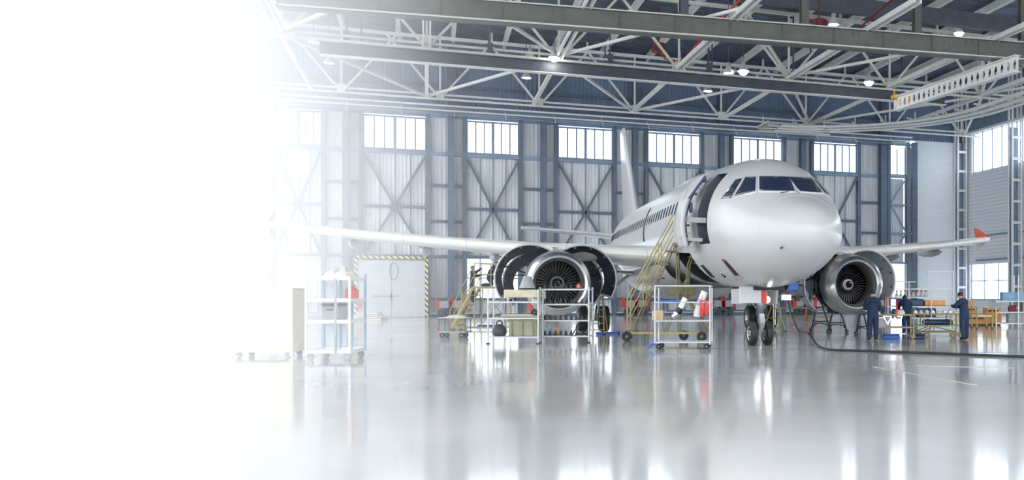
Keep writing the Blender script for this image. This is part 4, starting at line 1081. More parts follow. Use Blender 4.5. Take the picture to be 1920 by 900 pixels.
# ---- platform stairs left of the near engine, with workers
R = Rig('work_platform', 'pale yellow platform stairs under the left wing', 'work platform', 845, 620)
D_ = R.k
xa, xb_ = R.P(887, 0).x, R.P(946, 0).x; zp = R.P(0, 537).z; dW = 1.0
R.box('platform', ((xa + xb_) / 2, dW / 2, zp - .05), (xb_ - xa, dW, .1), YEL)
for y in (0, dW):
    for x in (xa + .05, (xa + xb_) / 2 + .1, xb_ - .05): R.tube('guard_post', (x, y, zp), (x, y, zp + (1.05 if x < xb_ - .1 else .95)), .025, YEL)
    R.tube('guard_rail', (xa + .05, y, zp + 1.05), (xb_ - .05, y, zp + 1.0), .025, YEL); R.tube('mid_rail', (xa + .05, y, zp + .55), (xb_ - .05, y, zp + .52), .022, YEL)
    s0, s1 = Vector((R.P(846, 0).x, y, .12)), Vector((xa, y, zp - .03)); R.bar('stringer', s0, s1, .05, .12, YEL)
    h0, h1 = s0 + Vector((-.05, 0, .8)), s1 + Vector((-.02, 0, .9)); R.tube('handrail', h0, h1, .024, YEL); R.tube('handrail_post', s0, h0, .024, YEL); R.tube('handrail_post', s0.lerp(s1, .5), h0.lerp(h1, .5), .024, YEL)
    R.tube('mid_rail', s0 + Vector((0, 0, .4)), s1 + Vector((0, 0, .45)), .02, YEL)
    for x in (xa + .1, xb_ - .1): R.tube('leg', (x, y, zp - .08), (x + (.12 if x > xa + .3 else -.05), y, .12), .028, YEL)
    R.tube('cross_brace', (xa + .1, y, zp - .2), (xb_ - .05, y, .3), .018, YEL); R.tube('cross_brace', (xb_ - .1, y, zp - .2), (xa + .1, y, .3), .018, YEL)
    R.bar('base_rail', (s0.x, y, .12), (xb_ + .1, y, .12), .05, .05, YEL)
for j in range(8):
    c = Vector((R.P(846, 0).x, dW / 2, .12)).lerp(Vector((xa, dW / 2, zp - .03)), (j + .6) / 8.2); R.box('tread', c + Vector((.05, 0, 0)), (.24, dW, .04), YEL)
for x in (R.P(850, 0).x, xb_):
    for y in (.05, dW - .05): R.caster(x, y, .06, BLACK, GREY)
WP = R
# low blue tow bars lying on the floor
for i, (p, q, lab) in enumerate((((895, 614), (934, 613), 'blue bar on floor behind the bag rack'), ((1118, 628), (1160, 627), 'blue bar lying on floor right of the step ladder'))):
    a, b = gnd(*p), gnd(*q); a.z = b.z = .06; t = thing('chock_bar', lab, 'bar', Vector(((a.x + b.x) / 2, (a.y + b.y) / 2, 0)))
    c = Vector((t.location.x, t.location.y, 0)); bar('bar', a - c, b - c, .14, .11, BLUE, t); box('end_cap', b - c, (.1, .16, .12), DARKM, t, -YAW)

# ---- small dark trolley at left
R = Rig('flat_trolley', 'small dark framed trolley in front of yellow platform stairs', 'trolley', 823, 634)
w, d, zt = R.P(872, 0).x, .6, R.P(0, 596).z
for x in (0, w):
    for y in (0, d): R.tube('post', (x, y, .2), (x, y, zt), .018, DGREY)
R.box('deck', (w / 2, d / 2, .22), (w + .06, d + .06, .05), GREY); R.box('top_tray', (w / 2, d / 2, zt), (w + .08, d + .08, .03), LGREY, bev=.01)
for x in (.1, w - .15):
    for y in (.05, d - .05): R.caster(x, y, .1, DARKM, GREY)
t = thing('cloth_pile', 'crumpled pale cloth lying on small dark trolley', 'cloth', on(R, w * .55, d / 2, zt + .016), -YAW)
random.seed(4); V, F = [], []
for j in range(9):
    for i in range(13):
        e = math.sin(math.pi * i / 12) * math.sin(math.pi * j / 8); V.append((-.4 + .8 * i / 12, -.26 + .52 * j / 8, .002 + e * random.uniform(.05, .14)))
raw('cloth', V, [(j * 13 + i, j * 13 + i + 1, (j + 1) * 13 + i + 1, (j + 1) * 13 + i) for j in range(8) for i in range(12)], CANVAS, t, 60)

# ---- big wheeled shelf at far left in the added haze
R = Rig('wheeled_shelf', 'tall white and blue wheeled shelf at left in the added haze', 'shelf', 574, 676, rz=.12)
w, d, zt = R.P(652, 0).x, 1.15, R.P(0, 521).z
for i, (x, y) in enumerate(((0, 0), (w, 0), (0, d), (w, d), (w * .68, 0))):
    R.bar('post', (x, y, .16), (x, y, zt + (.12 if y else 0)), .05, .05, LBLUE if y else (WHITE if i < 4 else GREY), (0, 1, 0))
for x, y in ((w - .32, d), (w * .4, d)): R.bar('perforated_post', (x, y, .16), (x, y, zt + .1), .05, .04, LBLUE, (0, 1, 0))
for z in (.2, .93, 1.45, zt - .02):
    R.box('shelf', (w / 2, d / 2, z), (w, d, .03), WHITE)
    for y in (0, d): R.bar('shelf_edge', (0, y, z + .01), (w, y, z + .01), .03, .09, WHITE)
    for x in (0, w): R.bar('side_rail', (x, 0, z + .01), (x, d, z + .01), .03, .08, WHITE)
R.box('back_sheet', (.3, d + .02, 1.1), (.5, .02, 1.6), LGREY)
for x in (.08, w - .08):
    for y in (.06, d - .06): R.caster(x, y, .085, GREY, LGREY)
t = thing('cloth_bundle', 'pale bundled cloth heaped on top of tall wheeled shelf', 'cloth', on(R, w * .6, d * .5, zt), -YAW)
V, F = [], []; random.seed(9)
for j in range(11):
    for i in range(15):
        e = (math.sin(math.pi * i / 14) * math.sin(math.pi * j / 10)) ** .6; V.append((-.38 + .76 * i / 14, -.4 + .8 * j / 10, .002 + e * random.uniform(.16, .34)))
raw('cloth', V, [(j * 15 + i, j * 15 + i + 1, (j + 1) * 15 + i + 1, (j + 1) * 15 + i) for j in range(10) for i in range(14)], CANVAS, t, 60)
t = thing('red_canister', 'red round canister on upper level of tall wheeled shelf', 'canister', on(R, w - .18, .7, 1.467), -YAW)
lathe('canister_body', [(0, .02), (0, .13), (.06, .16), (.24, .16), (.32, .08), (.36, .05), (.36, .01)], RED, t, 'z', 20); lathe('canister_cap', [(.35, .01), (.36, .05), (.42, .05), (.42, .01)], GREY, t, 'z', 12)
t = thing('equipment_case', 'dark grey case on middle level of tall wheeled shelf', 'case', on(R, w * .45, .6, .947), -YAW)
box('case_body', (0, 0, .19), (.42, .5, .36), GREY, t, bev=.03); box('case_lid', (0, 0, .4), (.43, .51, .06), DGREY, t, bev=.02); box('case_handle', (0, -.27, .28), (.16, .03, .04), BLACK, t)
# pale yellow board at the very left
yb = thing('yellow_cabinet', 'pale yellow wheeled board cabinet dissolving into added haze at left', 'cabinet', gnd(540, 668), -YAW + .1)
box('side_board', (.25, 0, .95), (.05, .9, 1.6), YELP, yb); box('front_board', (-.45, -.45, .95), (1.4, .05, 1.5), YELP, yb); box('top_board', (-.45, 0, 1.74), (1.45, .95, .05), YELP, yb); bar('corner_post', (.28, -.46, .02), (.28, -.46, 1.75), .07, .07, YELP, yb, (0, 1, 0)); box('base_board', (-.45, 0, .16), (1.4, .9, .06), YELP, yb)
for x in (-1.05, .15):
    for y in (-.35, .35): lathe('wheel', [(-.03, .02), (-.03, .07), (.03, .07), (.03, .02)], GREY, yb, 'y', 14, (x, y, .07)); bar('wheel_bracket', (x, y, .07), (x, y, .15), .04, .05, GREY, yb, (0, 1, 0))

# ================================================================== RIGHT HAND WORK AREA
R = Rig('work_cart', 'yellow tubular cart with metal parts beside left standing worker', 'cart', 1631, 636)
w, d, zt = R.P(1713, 0).x, .8, R.P(0, 591).z
for x in (0, w):
    for y in (0, d): R.tube('post', (x, y, .12), (x, y, zt), .025, YEL)
for z in (.42, zt):
    for y in (0, d): R.tube('rail', (0, y, z), (w, y, z), .025, YEL)
    for x in (0, w): R.tube('side_rail', (x, 0, z), (x, d, z), .025, YEL)
R.box('shelf', (w / 2, d / 2, .43), (w, d, .02), GREY); R.box('table_top', (w / 2, d / 2, zt + .01), (w, d, .025), LGREY)
for x in (.02, .28, w - .02):
    for y in (.02, d - .02): R.caster(x, y, .1, OLIVE, YEL)
t = thing('metal_fairing', 'grey wedge shaped fairing on shelf of yellow cart', 'part', on(R, .35, .4, .442), -YAW); prism('wedge', [(-.25, 0), (.3, 0), (.12, .32), (-.05, .32)], -.2, .2, GREY, t); box('flange', (.02, 0, .33), (.3, .42, .02), ALU, t)
for i, x in enumerate((.66, 1.06)):
    t = thing('triangular_bracket', ('silver triangular bracket hanging near middle of yellow cart', 'silver triangular bracket at right end of yellow cart')[i], 'bracket', on(R, x, .3, zt - .0), -YAW)
    V, F = [], []
    for p, q in (((-.15, -.04), (.15, -.04)), ((-.15, -.04), (.02, -.34)), ((.15, -.04), (.02, -.34))): g_bar(V, F, (p[0], 0, p[1]), (q[0], 0, q[1]), .05, .04)
    raw('frame', V, F, ALU, t, fix=False); box('gusset', (.0, .01, -.1), (.16, .015, .1), LGREY, t)
for i, (x, m, s_, lab) in enumerate(((.28, WHITE, (.3, .3, .1), 'white rounded parcel on left end of yellow cart'), (1.15, CANVAS, (.34, .3, .16), 'cream crumpled parcel on right end of yellow cart'))):
    t = thing('wrapped_part', lab, 'parcel', on(R, x, .4, zt + .023), -YAW)
    lathe('wrapping', [(0, .02), (.0, s_[0] * .48), (s_[2] * .5, s_[0] * .52), (s_[2], s_[0] * .3), (s_[2] * 1.05, .02)], m, t, 'z', 11, sm=30); box('tape', (0, 0, s_[2] * 1.03), (.3, .04, .01), FOAM, t)
t = thing('warning_streamer', 'red warning streamer hanging from far engine cowl above cart', 'streamer', on(R, .97, .1, zt - .08), -YAW)
raw('ribbon', [(-.035, 0, 0), (.03, 0, .02), (.045, .01, .35), (.02, 0, .6), (-.03, 0, .6), (-.02, .02, .3)], [(0, 1, 2, 5), (5, 2, 3, 4)], RED, t).modifiers.new('solid', 'SOLIDIFY').thickness = .01
path('cord', [(0, 0, .59), (0, .3, .85), (0, 1.2, 1.1)], .008, RED, t, 5)
R1 = R
R = Rig('work_cart', 'longer yellow cart with truss base beside right standing worker', 'cart', 1713, 634)
w, d, zt = R.P(1802, 0).x, .9, R.P(0, 589).z
for x in (0, .38, w * .78, w):
    for y in (0, d): R.tube('post', (x, y, .44), (x, y, zt), .022, YEL)
for z in (.46, zt):
    for y in (0, d): R.tube('rail', (0, y, z), (w, y, z), .025, YEL)
    for x in (0, w): R.tube('side_rail', (x, 0, z), (x, d, z), .025, YEL)
for y in (0, d):
    R.tube('base_rail', (.1, y, .22), (w - .05, y, .22), .02, YEL)
    for a, b in (((.2, .22), (.75, .44)), ((.75, .44), (w - .15, .22)), ((.75, .22), (.75, .44)), ((.1, .22), (0, .46)), ((w - .05, .22), (w, .46))): R.tube('truss_strut', (a[0], y, a[1]), (b[0], y, b[1]), .014, OLIVE)
R.box('shelf', (w / 2, d / 2, .47), (w, d, .02), DGREY); R.box('table_top', (w / 2, d / 2, zt + .01), (w, d, .025), LGREY)
for x in (.05, .5, w - .3, w):
    R.caster(x, .02, .12, OLIVE, YEL)
for x in (.3, w - .1): R.caster(x, d, .12, OLIVE, YEL)
random.seed(21)
for j in range(8):
    lab = 'small wrapped part, %s from left in row on longer yellow cart' % ordn[j]
    t = thing('wrapped_part', lab, 'parcel', on(R, .12 + j * (w - .2) / 7.3, .35, zt + .023), -YAW + random.uniform(-.4, .4), 'wrapped parts on the longer cart')
    lathe('wrapping', [(0, .02), (0, .075), (.05, .085), (.1, .055), (.13, .02)], (WHITE, CANVAS, LGREY)[j % 3], t, 'z', 9, sm=30); box('tag_label', (.02, -.07, .06), (.05, .03, .03), RED if j % 3 == 1 else ALU, t)
t = thing('duct_stack', 'dark navy duct piece on shelf of longer yellow cart', 'part', on(R, .95, .4, .482), -YAW); box('duct_body', (0, 0, .1), (1.1, .5, .2), NAVY, t, bev=.06)
for x in (-.35, .35): box('duct_strap', (x, 0, .1), (.05, .53, .22), BLACK, t)
R2 = R
# floor clutter: blue mats and chocks
for i, (px, py, wd, lab) in enumerate(((1678, 636, .62, 'blue folded mat on floor under left yellow cart'), (1728, 636, .5, 'dark blue folded mat under longer yellow cart'))):
    t = thing('folded_mat', lab, 'mat', gnd(px, py) + Vector((0, .3, 0)), -YAW); box('lower_fold', (0, 0, .06), (wd, .4, .11), BLUE if i == 0 else NAVY, t, bev=.03); box('upper_fold', (.02, .02, .15), (wd * .9, .36, .07), BLUE if i == 0 else NAVY, t, .05, .03)

# parts rack with white tubes behind the carts
R = Rig('tube_rack', 'white tubular parts rack behind the yellow carts', 'rack', 1665, 616)
w, d = R.P(1788, 0).x, 1.0
for x in (0, w * .32, w * .66, w):
    for y in (0, d): R.bar('post', (x, y, .0), (x, y, 1.9 if x != w * .32 else 2.25), .05, .05, WHITE, (0, 1, 0))
for z in (.5, 1.05, 1.5, 1.9):
    for y in (0, d): R.bar('rail', (0, y, z), (w, y, z), .04, .05, WHITE)
    for x in (0, w): R.bar('side_rail', (x, 0, z), (x, d, z), .04, .05, WHITE)
for z in (.5, 1.05): R.box('shelf', (w / 2, d / 2, z + .03), (w, d, .02), DGREY)
R.bar('gantry_post', (w * .62, 0, 1.9), (w * .62, 0, 2.75), .05, .05, WHITE, (0, 1, 0)); R.bar('gantry_post', (w, 0, 1.9), (w, 0, 2.75), .05, .05, WHITE, (0, 1, 0)); R.bar('gantry_rail', (w * .62, 0, 2.75), (w, 0, 2.75), .05, .05, WHITE)
R.bar('frame_rail', (.25, .5, 2.25), (w * .45, .5, 2.25), .05, .05, WHITE); R.bar('frame_post', (.25, .5, 1.5), (.25, .5, 2.25), .05, .05, WHITE, (0, 1, 0))
for j in range(8):
    t = thing('fan_segment', 'small ribbed part with red cap, %s from left on tube rack' % ordn[j], 'part', on(R, .45 + .2 * j, .25, 1.53), -YAW, 'ribbed parts on the tube rack')
    lathe('rib_body', [(0, .02), (0, .08), (.08, .09), (.12, .05), (.2, .05), (.24, .02)], LGREY, t, 'z', 10); lathe('cap', [(.24, .02), (.24, .06), (.3, .06), (.31, .01)], RED, t, 'z', 10); box('base', (0, 0, .01), (.16, .2, .02), DGREY, t)
t = box('orange_box', on(R, 2.3, .4, 1.22), (1.0, .5, .26), ORANGE2, None, -YAW, .03); tag(t, 'long orange box on upper shelf of tube rack', 'box')
for i, (x, z, s_) in enumerate(((.6, .53, (.7, .6, .4)), (1.9, .53, (.9, .6, .42)), (1.1, 1.08, (1.3, .5, .32)))):
    t = thing('storage_case', ('navy case at left of lower tube rack shelf', 'navy case at right of lower tube rack shelf', 'navy case on upper tube rack shelf left of orange box')[i], 'case', on(R, x, .5, z + .012), -YAW)
    box('case_body', (0, 0, s_[2] / 2), s_, NAVY, t, bev=.03); box('case_latch', (0, -s_[1] / 2 - .01, s_[2] * .6), (.1, .03, .08), ALU, t)

# trestles and stands under the far engine
def stand(name, label, px, py, w, h, d, mat, grp=None, wheels=True):
    R = Rig(name, label, 'stand', px, py, grp)
    for y in (0, d):
        for s in (0, 1): R.tube('leg', (s * w, y, .08), (w * (.3 if s == 0 else .62), y, h), .02, mat)
        R.tube('cross_bar', (w * .1, y, h * .42), (w * .86, y, h * .42), .016, mat); path('arched_brace', [(0, y, .1), (w * .2, y, h * .33), (w * .5, y, h * .36), (w * .8, y, h * .3), (w, y, .12)], .015, mat, R.t, 6)
    for x in (w * .3, w * .62): R.tube('top_tie', (x, 0, h), (x, d, h), .02, mat)
    R.box('cradle', (w * .46, d / 2, h + .02), (w * .5, d, .05), mat)
    for x in (0, w): R.tube('bottom_tie', (x, 0, .12), (x, d, .12), .016, mat)
    for x in (0, w):
        for y in (0, d): R.caster(x, y, .07, BLACK, GREY)
    return R
stand('engine_stand', 'dark steel wheeled stand under inner side of far engine', 1521, 622, .85, 1.05, .6, DARKM, 'stands under the far engine')
stand('engine_stand', 'dark steel wheeled stand nearer the standing worker under far engine', 1553, 624, .8, 1.0, .5, DARKM, 'stands under the far engine')
stand('folding_stand', 'dark folding stand with blue seat beside left worker', 1606, 628, .5, .8, .4, DARKM)
R = Rig('tripod_jack', 'yellow and grey tripod jack behind the nose wheels', 'jack', 1452, 622)
for a in range(3):
    t = a * 2 * math.pi / 3 + .5; R.tube('leg', (.55 * math.cos(t), .55 * math.sin(t), .05), (.08 * math.cos(t), .08 * math.sin(t), 1.35), .03, YEL if a else LGREY); R.box('foot', (.55 * math.cos(t), .55 * math.sin(t), .02), (.14, .14, .04), DARKM)
    u = (a + 1) * 2 * math.pi / 3 + .5
    for q, z in ((.55, .15), (.33, .6), (.2, 1.0)): R.tube('ring_brace', (q * math.cos(t), q * math.sin(t), z), (q * math.cos(u), q * math.sin(u), z), .018, YEL)
R.tube('ram', (0, 0, .3), (0, 0, 1.6), .06, ALU, 14); R.box('ram_head', (0, 0, 1.62), (.14, .14, .06), DARKM)
R = Rig('barrier_rail', 'long yellow pipe barrier behind the nose gear and engine', 'barrier', 1462, 604)
w = R.P(1560, 0).x
for z in (.85, .32): R.tube('pipe_rail', (0, 0, z), (w, 0, z), .05, YEL)
for x in (.05, w * .5, w - .05): R.tube('post', (x, 0, 0), (x, 0, .88), .05, YEL)
for x in (.05, w * .5, w - .05): R.box('foot_plate', (x, 0, .015), (.3, .3, .03), YEL)
R.bar('red_marker', (w * .52, -.07, .0), (w * .52, -.07, .75), .05, .04, RED, (0, 1, 0))

# ---- far right table with grey cover, orange bins, shelf
R = Rig('cover_table', 'yellow legged table with pale grey peaked cover at right', 'table', 1828, 617)
w, d, zt = R.P(1888, 0).x, 1.3, R.P(0, 574).z
for x in (.1, w * .55):
    for y in (.05, d): R.tube('leg', (x, y, .08), (x, y, zt), .04, YEL); R.caster(x, y, .06, BLACK, GREY)
for z in (.62, zt - .02):
    for y in (.05, d): R.bar('rail', (.1, y, z), (w * .55, y, z), .05, .05, WHITE)
V = [(-.2, -.2, zt + .02), (w * .4, -.25, zt - .08), (w + .15, 0, zt + .02), (w, d + .3, zt + .1), (.2, d + .3, zt + .12), (w * .5, d * .5, zt + .26), (.05, .2, zt + .2)]
o = raw('cover', V, [(0, 1, 6), (1, 5, 6), (1, 2, 5), (2, 3, 5), (3, 4, 5), (4, 6, 5), (4, 0, 6)], LGREY, R.t); o.modifiers.new('solid', 'SOLIDIFY').thickness = .02
for i, (px, py, s_, lab) in enumerate(((1838, 611, (1.5, .7, .55), 'lower orange bin behind the covered table'), (1872, 610, (.9, .6, 1.1), 'tall orange cabinet behind the covered table'), (1828, 610, (.8, .6, 1.2), 'orange cabinet directly behind right worker'))):
    p = gnd(px, py); t = thing('orange_bin', lab, 'bin', p + Vector((0, .6, 0)), -YAW)
    box('bin_body', (0, 0, s_[2] / 2 + .08), s_, ORANGE2, t, bev=.03); box('bin_slot', (0, -s_[1] / 2 - .005, s_[2] * .7), (s_[0] * .6, .02, .08), DARKM, t); box('bin_skid', (0, 0, .04), (s_[0] * .9, s_[1] * .8, .08), DARKM, t)
R = Rig('wall_shelf', 'white steel shelf with boxes at right picture edge', 'shelf', 1868, 614)
w, d = R.P(1960, 0).x, .9
for x in (0, w * .45, w):
    for y in (0, d): R.bar('post', (x, y, 0), (x, y, 2.6 if x == w * .45 else 1.35), .06, .06, WHITE, (0, 1, 0))
for z in (.2, .75, 1.3):
    for y in (0, d): R.bar('rail', (0, y, z), (w, y, z), .04, .06, WHITE)
    R.box('shelf', (w / 2, d / 2, z + .02), (w, d, .02), LGREY)
for i, (x, z, s_, m, lab) in enumerate(((1.05, .232, (.8, .6, .42), GREY, 'grey box on bottom of white steel shelf'), (1.9, .232, (.7, .6, .42), DGREY, 'dark grey box at right on bottom of white shelf'), (1.8, .782, (.9, .6, .44), GREY, 'grey box on middle of white steel shelf'), (.9, .782, (.35, .4, .3), DRED, 'small dark red box on middle of white shelf'), (1.0, 1.332, (1.3, .6, .4), LBLUE, 'pale blue long box on top of white steel shelf'))):
    t = thing('storage_box', lab, 'box', on(R, x, .45, z), -YAW); box('box_body', (0, 0, s_[2] / 2), s_, m, t, bev=.02); box('box_lid', (0, 0, s_[2]), (s_[0] + .03, s_[1] + .03, .05), m, t, bev=.01)

# white double-doored bundle of pallets by the gate
t = thing('pallet_stack', 'low pale stack of sheets on floor by the grey gate', 'stack', gnd(690, 600), -YAW)
for j in range(4): box('sheet', (.1 * (j % 2), 0, .06 + .13 * j), (2.2 - .3 * j, 1.2, .1), CANVAS, t, .05 * j, .02)
for x in (-.8, 0, .8): box('bearer', (x, 0, .005), (.1, 1.2, .02), GREY, t)

# ---- power cable from the nose to the floor
pts = []
P0 = [(1476, 562, 29.2), (1484, 590, 29.0), (1498, 620, 28.4)]
for a in P0: pts.append(at(*a))
for px, py in ((1516, 638), (1534, 650), (1556, 657), (1600, 659), (1660, 661), (1740, 664), (1820, 667), (1930, 671)):
    p = gnd(px, py); p.z = .03 if px > 1530 else (.25 if px < 1520 else .1); pts.append(p)
fine = []
for i in range(len(pts) - 1):
    p0, p1, p2, p3 = pts[max(0, i - 1)], pts[i], pts[i + 1], pts[min(len(pts) - 1, i + 2)]
    for q in range(6):
        s = q / 6; fine.append(.5 * ((2 * p1) + (p2 - p0) * s + (2 * p0 - 5 * p1 + 4 * p2 - p3) * s * s + (3 * p1 - p0 - 3 * p2 + p3) * s ** 3))
fine.append(pts[-1]); fine = [Vector((p.x, p.y, max(p.z, .03))) for p in fine]
tag(path('power_cable', fine, .03, CABLE, None, 8), 'thick black power cable from nose gear bay snaking across floor', 'cable')

# ================================================================== PEOPLE
def person(label, loc, rz, J, headdir=(0, 1), sc=1.0, cap=None):
    """J: joints in metres, facing +y before rotation"""
    names = list(J); idx = {}; vs = []; rad = []; es = []
    R_ = dict(pelvis=.16, waist=.16, chest=.175, neckb=.1, neck=.06, head=.09, crown=.076, shL=.105, shR=.105, elL=.08, elR=.08, wrL=.052, wrR=.052, paL=.042, paR=.042,
              hipL=.13, hipR=.13, knL=.105, knR=.105, anL=.085, anR=.085, hlL=.055, hlR=.055, toL=.05, toR=.05, nose=.018)
    for n in names: idx[n] = len(vs); vs.append(Vector(J[n])); rad.append(R_[n])
    chain = [('pelvis', 'waist'), ('waist', 'chest'), ('chest', 'neckb'), ('neckb', 'neck'), ('neck', 'head'), ('head', 'crown')]
    for s in 'LR': chain += [('neckb', 'sh' + s), ('sh' + s, 'el' + s), ('el' + s, 'wr' + s), ('wr' + s, 'pa' + s), ('pelvis', 'hip' + s), ('hip' + s, 'kn' + s), ('kn' + s, 'an' + s), ('an' + s, 'to' + s)]
    es = [(idx[a], idx[b]) for a, b in chain if a in idx and b in idx]
    kinds = ['head' if n in ('head', 'crown', 'neck') else 'hand' if n[:2] in ('pa',) else 'shoe' if n[:2] in ('to',) else 'body' for n in names]
    # fingers and thumb
    for s in 'LR':
        w_, p_ = Vector(J['wr' + s]), Vector(J['pa' + s]); d = (p_ - w_).normalized(); sd = d.cross(Vector((0, 0, 1))); sd = sd.normalized() if sd.length > .2 else Vector((0, 1, 0)); dn = d.cross(sd)
        for q, ln in ((-1.4, .062), (-.45, .075), (.45, .078), (1.4, .07)):
            a = p_ + sd * q * .018 + d * .035; b = a + d * ln * .55; c = b + (d * .75 + dn * .5) * ln * .5
            n0 = len(vs); vs += [a, b, c]; rad += [.011, .0095, .008]; kinds += ['hand'] * 3; es += [(idx['pa' + s], n0), (n0, n0 + 1), (n0 + 1, n0 + 2)]
        a = p_ - sd * .04 - d * .02; b = a - sd * .018 + d * .035; n0 = len(vs); vs += [a, b]; rad += [.012, .01]; kinds += ['hand'] * 2; es += [(idx['pa' + s], n0), (n0, n0 + 1)]
    # face: nose and ears
    hd = Vector(J['head']); f = Vector((headdir[0], headdir[1], 0)).normalized(); sdv = Vector((f.y, -f.x, 0)); up = (Vector(J['crown']) - hd).normalized()
    me = bpy.data.meshes.new('person_rig'); me.from_pydata([tuple(v) for v in vs], es, [])
    o = bpy.data.objects.new('person_rig', me); COL.objects.link(o)
    md = o.modifiers.new('skin', 'SKIN'); md.use_smooth_shade = True
    sv_ = me.skin_vertices[0].data
    for i, r in enumerate(rad):
        q = 1.0; sv_[i].radius = (r, r)
    for n in ('chest', 'waist', 'pelvis'): sv_[idx[n]].radius = (R_[n] * 1.22, R_[n] * .82)
    sv_[idx['pelvis']].use_root = True
    ss = o.modifiers.new('sub', 'SUBSURF'); ss.levels = 2; ss.render_levels = 2
    dg = bpy.context.evaluated_depsgraph_get(); em = bpy.data.meshes.new_from_object(o.evaluated_get(dg))
    bpy.data.objects.remove(o, do_unlink=True)
    em.materials.clear()
    for m in (CLOTH, SKINM, BLACK): em.materials.append(m)
    vv = np.array([tuple(v) for v in vs])
    for p in em.polygons:
        c = np.array(p.center); q = int(np.argmin(((vv - c) ** 2).sum(1) - 0)); k_ = kinds[q]
        p.material_index = 1 if k_ in ('head', 'hand') else 2 if k_ == 'shoe' else 0; p.use_smooth = True
    b = bpy.data.objects.new('person', em); COL.objects.link(b); b.location = loc; b.rotation_euler = (0, 0, rz); b.scale = (sc, sc, sc)
    tag(b, label, 'person')
    # hair or cap, ears, nose as small children meshes
    def blob(nm, c, r, mat, zs=1.0, cut=-1e9):
        V, F = [], []; n1, n2 = 10, 16
        for j in range(n1 + 1):
            th = math.pi * j / n1
            for i in range(n2):
                a = 2 * math.pi * i / n2; v = Vector((r[0] * math.sin(th) * math.cos(a), r[1] * math.sin(th) * math.sin(a), r[2] * math.cos(th)))
                if v.z < cut: v.z = cut
                V.append(c + sdv * v.x + f * v.y + Vector((0, 0, v.z)))
        F = [(j * n2 + i, j * n2 + (i + 1) % n2, (j + 1) * n2 + (i + 1) % n2, (j + 1) * n2 + i) for j in range(n1) for i in range(n2)]
        return raw(nm, V, F, mat, b, 60)
    top = Vector(J['crown'])
    mid = hd.lerp(top, .55)
    blob('hair', mid - f * .012 + Vector((0, 0, .018)), (.098, .112, .118), cap or HAIR, cut=-.03)
    if cap: blob('cap_peak', mid + f * .1 + Vector((0, 0, .04)), (.07, .07, .012), cap)
    blob('nose', mid + f * .108 - Vector((0, 0, .045)), (.016, .022, .024), SKINM)
    for s in (-1, 1):
        blob('ear', mid + sdv * s * .094 - Vector((0, 0, .03)), (.012, .02, .032), SKINM); blob('eye', mid + sdv * s * .034 + f * .093 - Vector((0, 0, .018)), (.013, .01, .008), BLACK)
    blob('mouth', mid + f * .092 - Vector((0, 0, .088)), (.025, .008, .006), DRED)
    cl = path('collar', [Vector(J['neckb']) + Vector((.075 * math.cos(a), .07 * math.sin(a), .055)) for a in [i * math.pi / 8 for i in range(17)]], .022, CLOTH, b, 8)
    return b
def pose(**kw):
    J = dict(pelvis=(0, 0, .95), waist=(0, .01, 1.12), chest=(0, .02, 1.32), neckb=(0, 0, 1.47), neck=(0, .02, 1.55), head=(0, .04, 1.62), crown=(0, .04, 1.72),
             shL=(-.19, 0, 1.42), elL=(-.26, -.02, 1.14), wrL=(-.27, .08, .9), paL=(-.27, .1, .82), shR=(.19, 0, 1.42), elR=(.26, -.02, 1.14), wrR=(.27, .08, .9), paR=(.27, .1, .82),
             hipL=(-.1, 0, .88), knL=(-.11, .03, .5), anL=(-.11, 0, .1), toL=(-.12, .17, .045), hipR=(.1, 0, .88), knR=(.11, .03, .5), anR=(.11, 0, .1), toR=(.12, .17, .045))
    J.update(kw); return J
# standing left worker, back to us, hands forward at the engine
person('worker in navy coverall and cap with back turned, beside far engine', gnd(1637, 638), -YAW + .15, pose(
    chest=(0, .05, 1.32), neckb=(0, .07, 1.46), neck=(0, .1, 1.53), head=(.02, .14, 1.6), crown=(.02, .15, 1.7), shL=(-.2, .06, 1.4), shR=(.2, .06, 1.4),
    elL=(-.27, .16, 1.15), wrL=(-.14, .38, 1.1), paL=(-.1, .45, 1.1), elR=(.29, .14, 1.14), wrR=(.2, .38, 1.06), paR=(.16, .46, 1.06), anL=(-.13, 0, .1), toL=(-.15, .17, .045)), (.1, 1), 1.0, CLOTH)
person('bareheaded worker in blue coverall standing at right end of long cart', gnd(1809, 638), -YAW + .75, pose(
    chest=(0, .06, 1.3), neckb=(0, .1, 1.44), neck=(0, .15, 1.5), head=(0, .2, 1.56), crown=(0, .22, 1.655), shL=(-.2, .08, 1.38), shR=(.2, .08, 1.38),
    elL=(-.3, .24, 1.2), wrL=(-.16, .44, 1.24), paL=(-.12, .5, 1.24), elR=(.28, .24, 1.16), wrR=(.14, .44, 1.2), paR=(.1, .5, 1.2), hipL=(-.11, 0, .88), anL=(-.12, -.05, .1), toL=(-.14, .12, .045)), (0, 1), .98)
person('worker half hidden behind the carts below far engine cowl, only legs clear', gnd(1700, 626), -YAW + .1, pose(
    chest=(0, .1, 1.25), neckb=(0, .2, 1.36), neck=(0, .27, 1.4), head=(0, .33, 1.43), crown=(0, .38, 1.5), shL=(-.2, .18, 1.31), shR=(.2, .18, 1.31),
    elL=(-.26, .35, 1.1), wrL=(-.18, .55, 1.0), paL=(-.16, .62, .98), elR=(.26, .35, 1.1), wrR=(.18, .55, 1.0), paR=(.16, .62, .98)), (0, 1), 1.0)
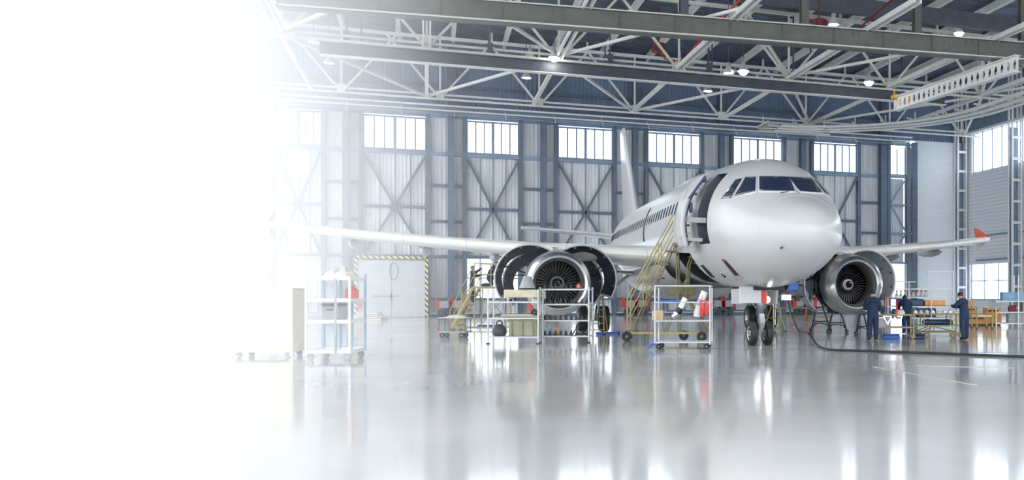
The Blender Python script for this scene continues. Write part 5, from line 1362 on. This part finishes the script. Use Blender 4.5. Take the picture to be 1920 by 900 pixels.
# worker on the steps reaching up to the wing, facing right (-> local +x)
sx = WP.P(883, 0).x - .12
person('worker on platform steps reaching up to underside of left wing', on(WP, sx, .5, zp * 0 + 1.27), -YAW - math.pi / 2 + .2, pose(
    shR=(.19, .02, 1.43), elR=(.22, .25, 1.5), wrR=(.2, .45, 1.66), paR=(.2, .52, 1.7), shL=(-.19, .02, 1.43), elL=(-.24, .2, 1.28), wrL=(-.15, .42, 1.36), paL=(-.13, .49, 1.38)), (0, 1), .93)
# kneeling worker on the platform facing right
person('worker in blue kneeling on yellow platform behind the guard rail', on(WP, WP.P(913, 0).x, .55, zp + .0), -YAW - math.pi / 2, pose(
    pelvis=(0, -.1, .48), waist=(0, -.02, .63), chest=(0, .08, .8), neckb=(0, .16, .92), neck=(0, .21, .98), head=(0, .25, 1.04), crown=(0, .27, 1.14), shL=(-.19, .14, .88), shR=(.19, .14, .88),
    elL=(-.24, .3, .68), wrL=(-.15, .52, .66), paL=(-.13, .59, .66), elR=(.24, .3, .68), wrR=(.15, .52, .66), paR=(.13, .59, .66),
    hipL=(-.11, -.08, .42), knL=(-.14, .28, .38), anL=(-.14, .25, .08), toL=(-.15, .4, .045), hipR=(.11, -.08, .42), knR=(.13, .12, .09), anR=(.13, -.3, .08), toR=(.13, -.42, .045)), (0, 1), .98)
# ================================================================== HAZE volume added at the left to stand in for the fade to white
hx0, hx1, hy0, hy1, hz1 = XL, 1.2, 5.0, YW - 2.2, ZR - .2
hz = box('haze', ((hx0 + hx1) / 2, (hy0 + hy1) / 2, hz1 / 2 + .01), (hx1 - hx0, hy1 - hy0, hz1 - .02), None)
tag(hz, 'bright white haze filling the open left side of the hangar', 'haze', kind='stuff')
hm = bpy.data.materials.new('added_fade_haze'); hm.use_nodes = True
nt = hm.node_tree; nt.nodes.clear()
out = nt.nodes.new('ShaderNodeOutputMaterial'); vs_ = nt.nodes.new('ShaderNodeVolumeScatter')
vs_.inputs['Color'].default_value = (.985, .99, 1, 1); vs_.inputs['Anisotropy'].default_value = 0.0
geo = nt.nodes.new('ShaderNodeNewGeometry'); sep = nt.nodes.new('ShaderNodeSeparateXYZ'); nt.links.new(geo.outputs['Position'], sep.inputs[0])
def mth(op, a, b=None, clamp=False):
    n = nt.nodes.new('ShaderNodeMath'); n.operation = op; n.use_clamp = clamp
    for i, v in enumerate((a, b)):
        if v is None: continue
        if isinstance(v, (int, float)): n.inputs[i].default_value = v
        else: nt.links.new(v, n.inputs[i])
    return n.outputs[0]
HA, HB, HK, HY, HCAP = .0044, 3.9, 8.0, 11.0, .026
ex = mth('MINIMUM', mth('MULTIPLY', mth('EXPONENT', mth('MULTIPLY', sep.outputs['X'], -1.0 / HB)), HA), HCAP)
near = mth('ADD', mth('MULTIPLY', mth('EXPONENT', mth('MULTIPLY', sep.outputs['Y'], -1.0 / HY)), HK), 1.0)
edge = mth('MULTIPLY', mth('SUBTRACT', hx1, sep.outputs['X']), .35, True)
dens = mth('MULTIPLY', mth('MULTIPLY', ex, near), edge)
nt.links.new(dens, vs_.inputs['Density']); nt.links.new(vs_.outputs[0], out.inputs['Volume'])
hz.data.materials.clear(); hz.data.materials.append(hm)
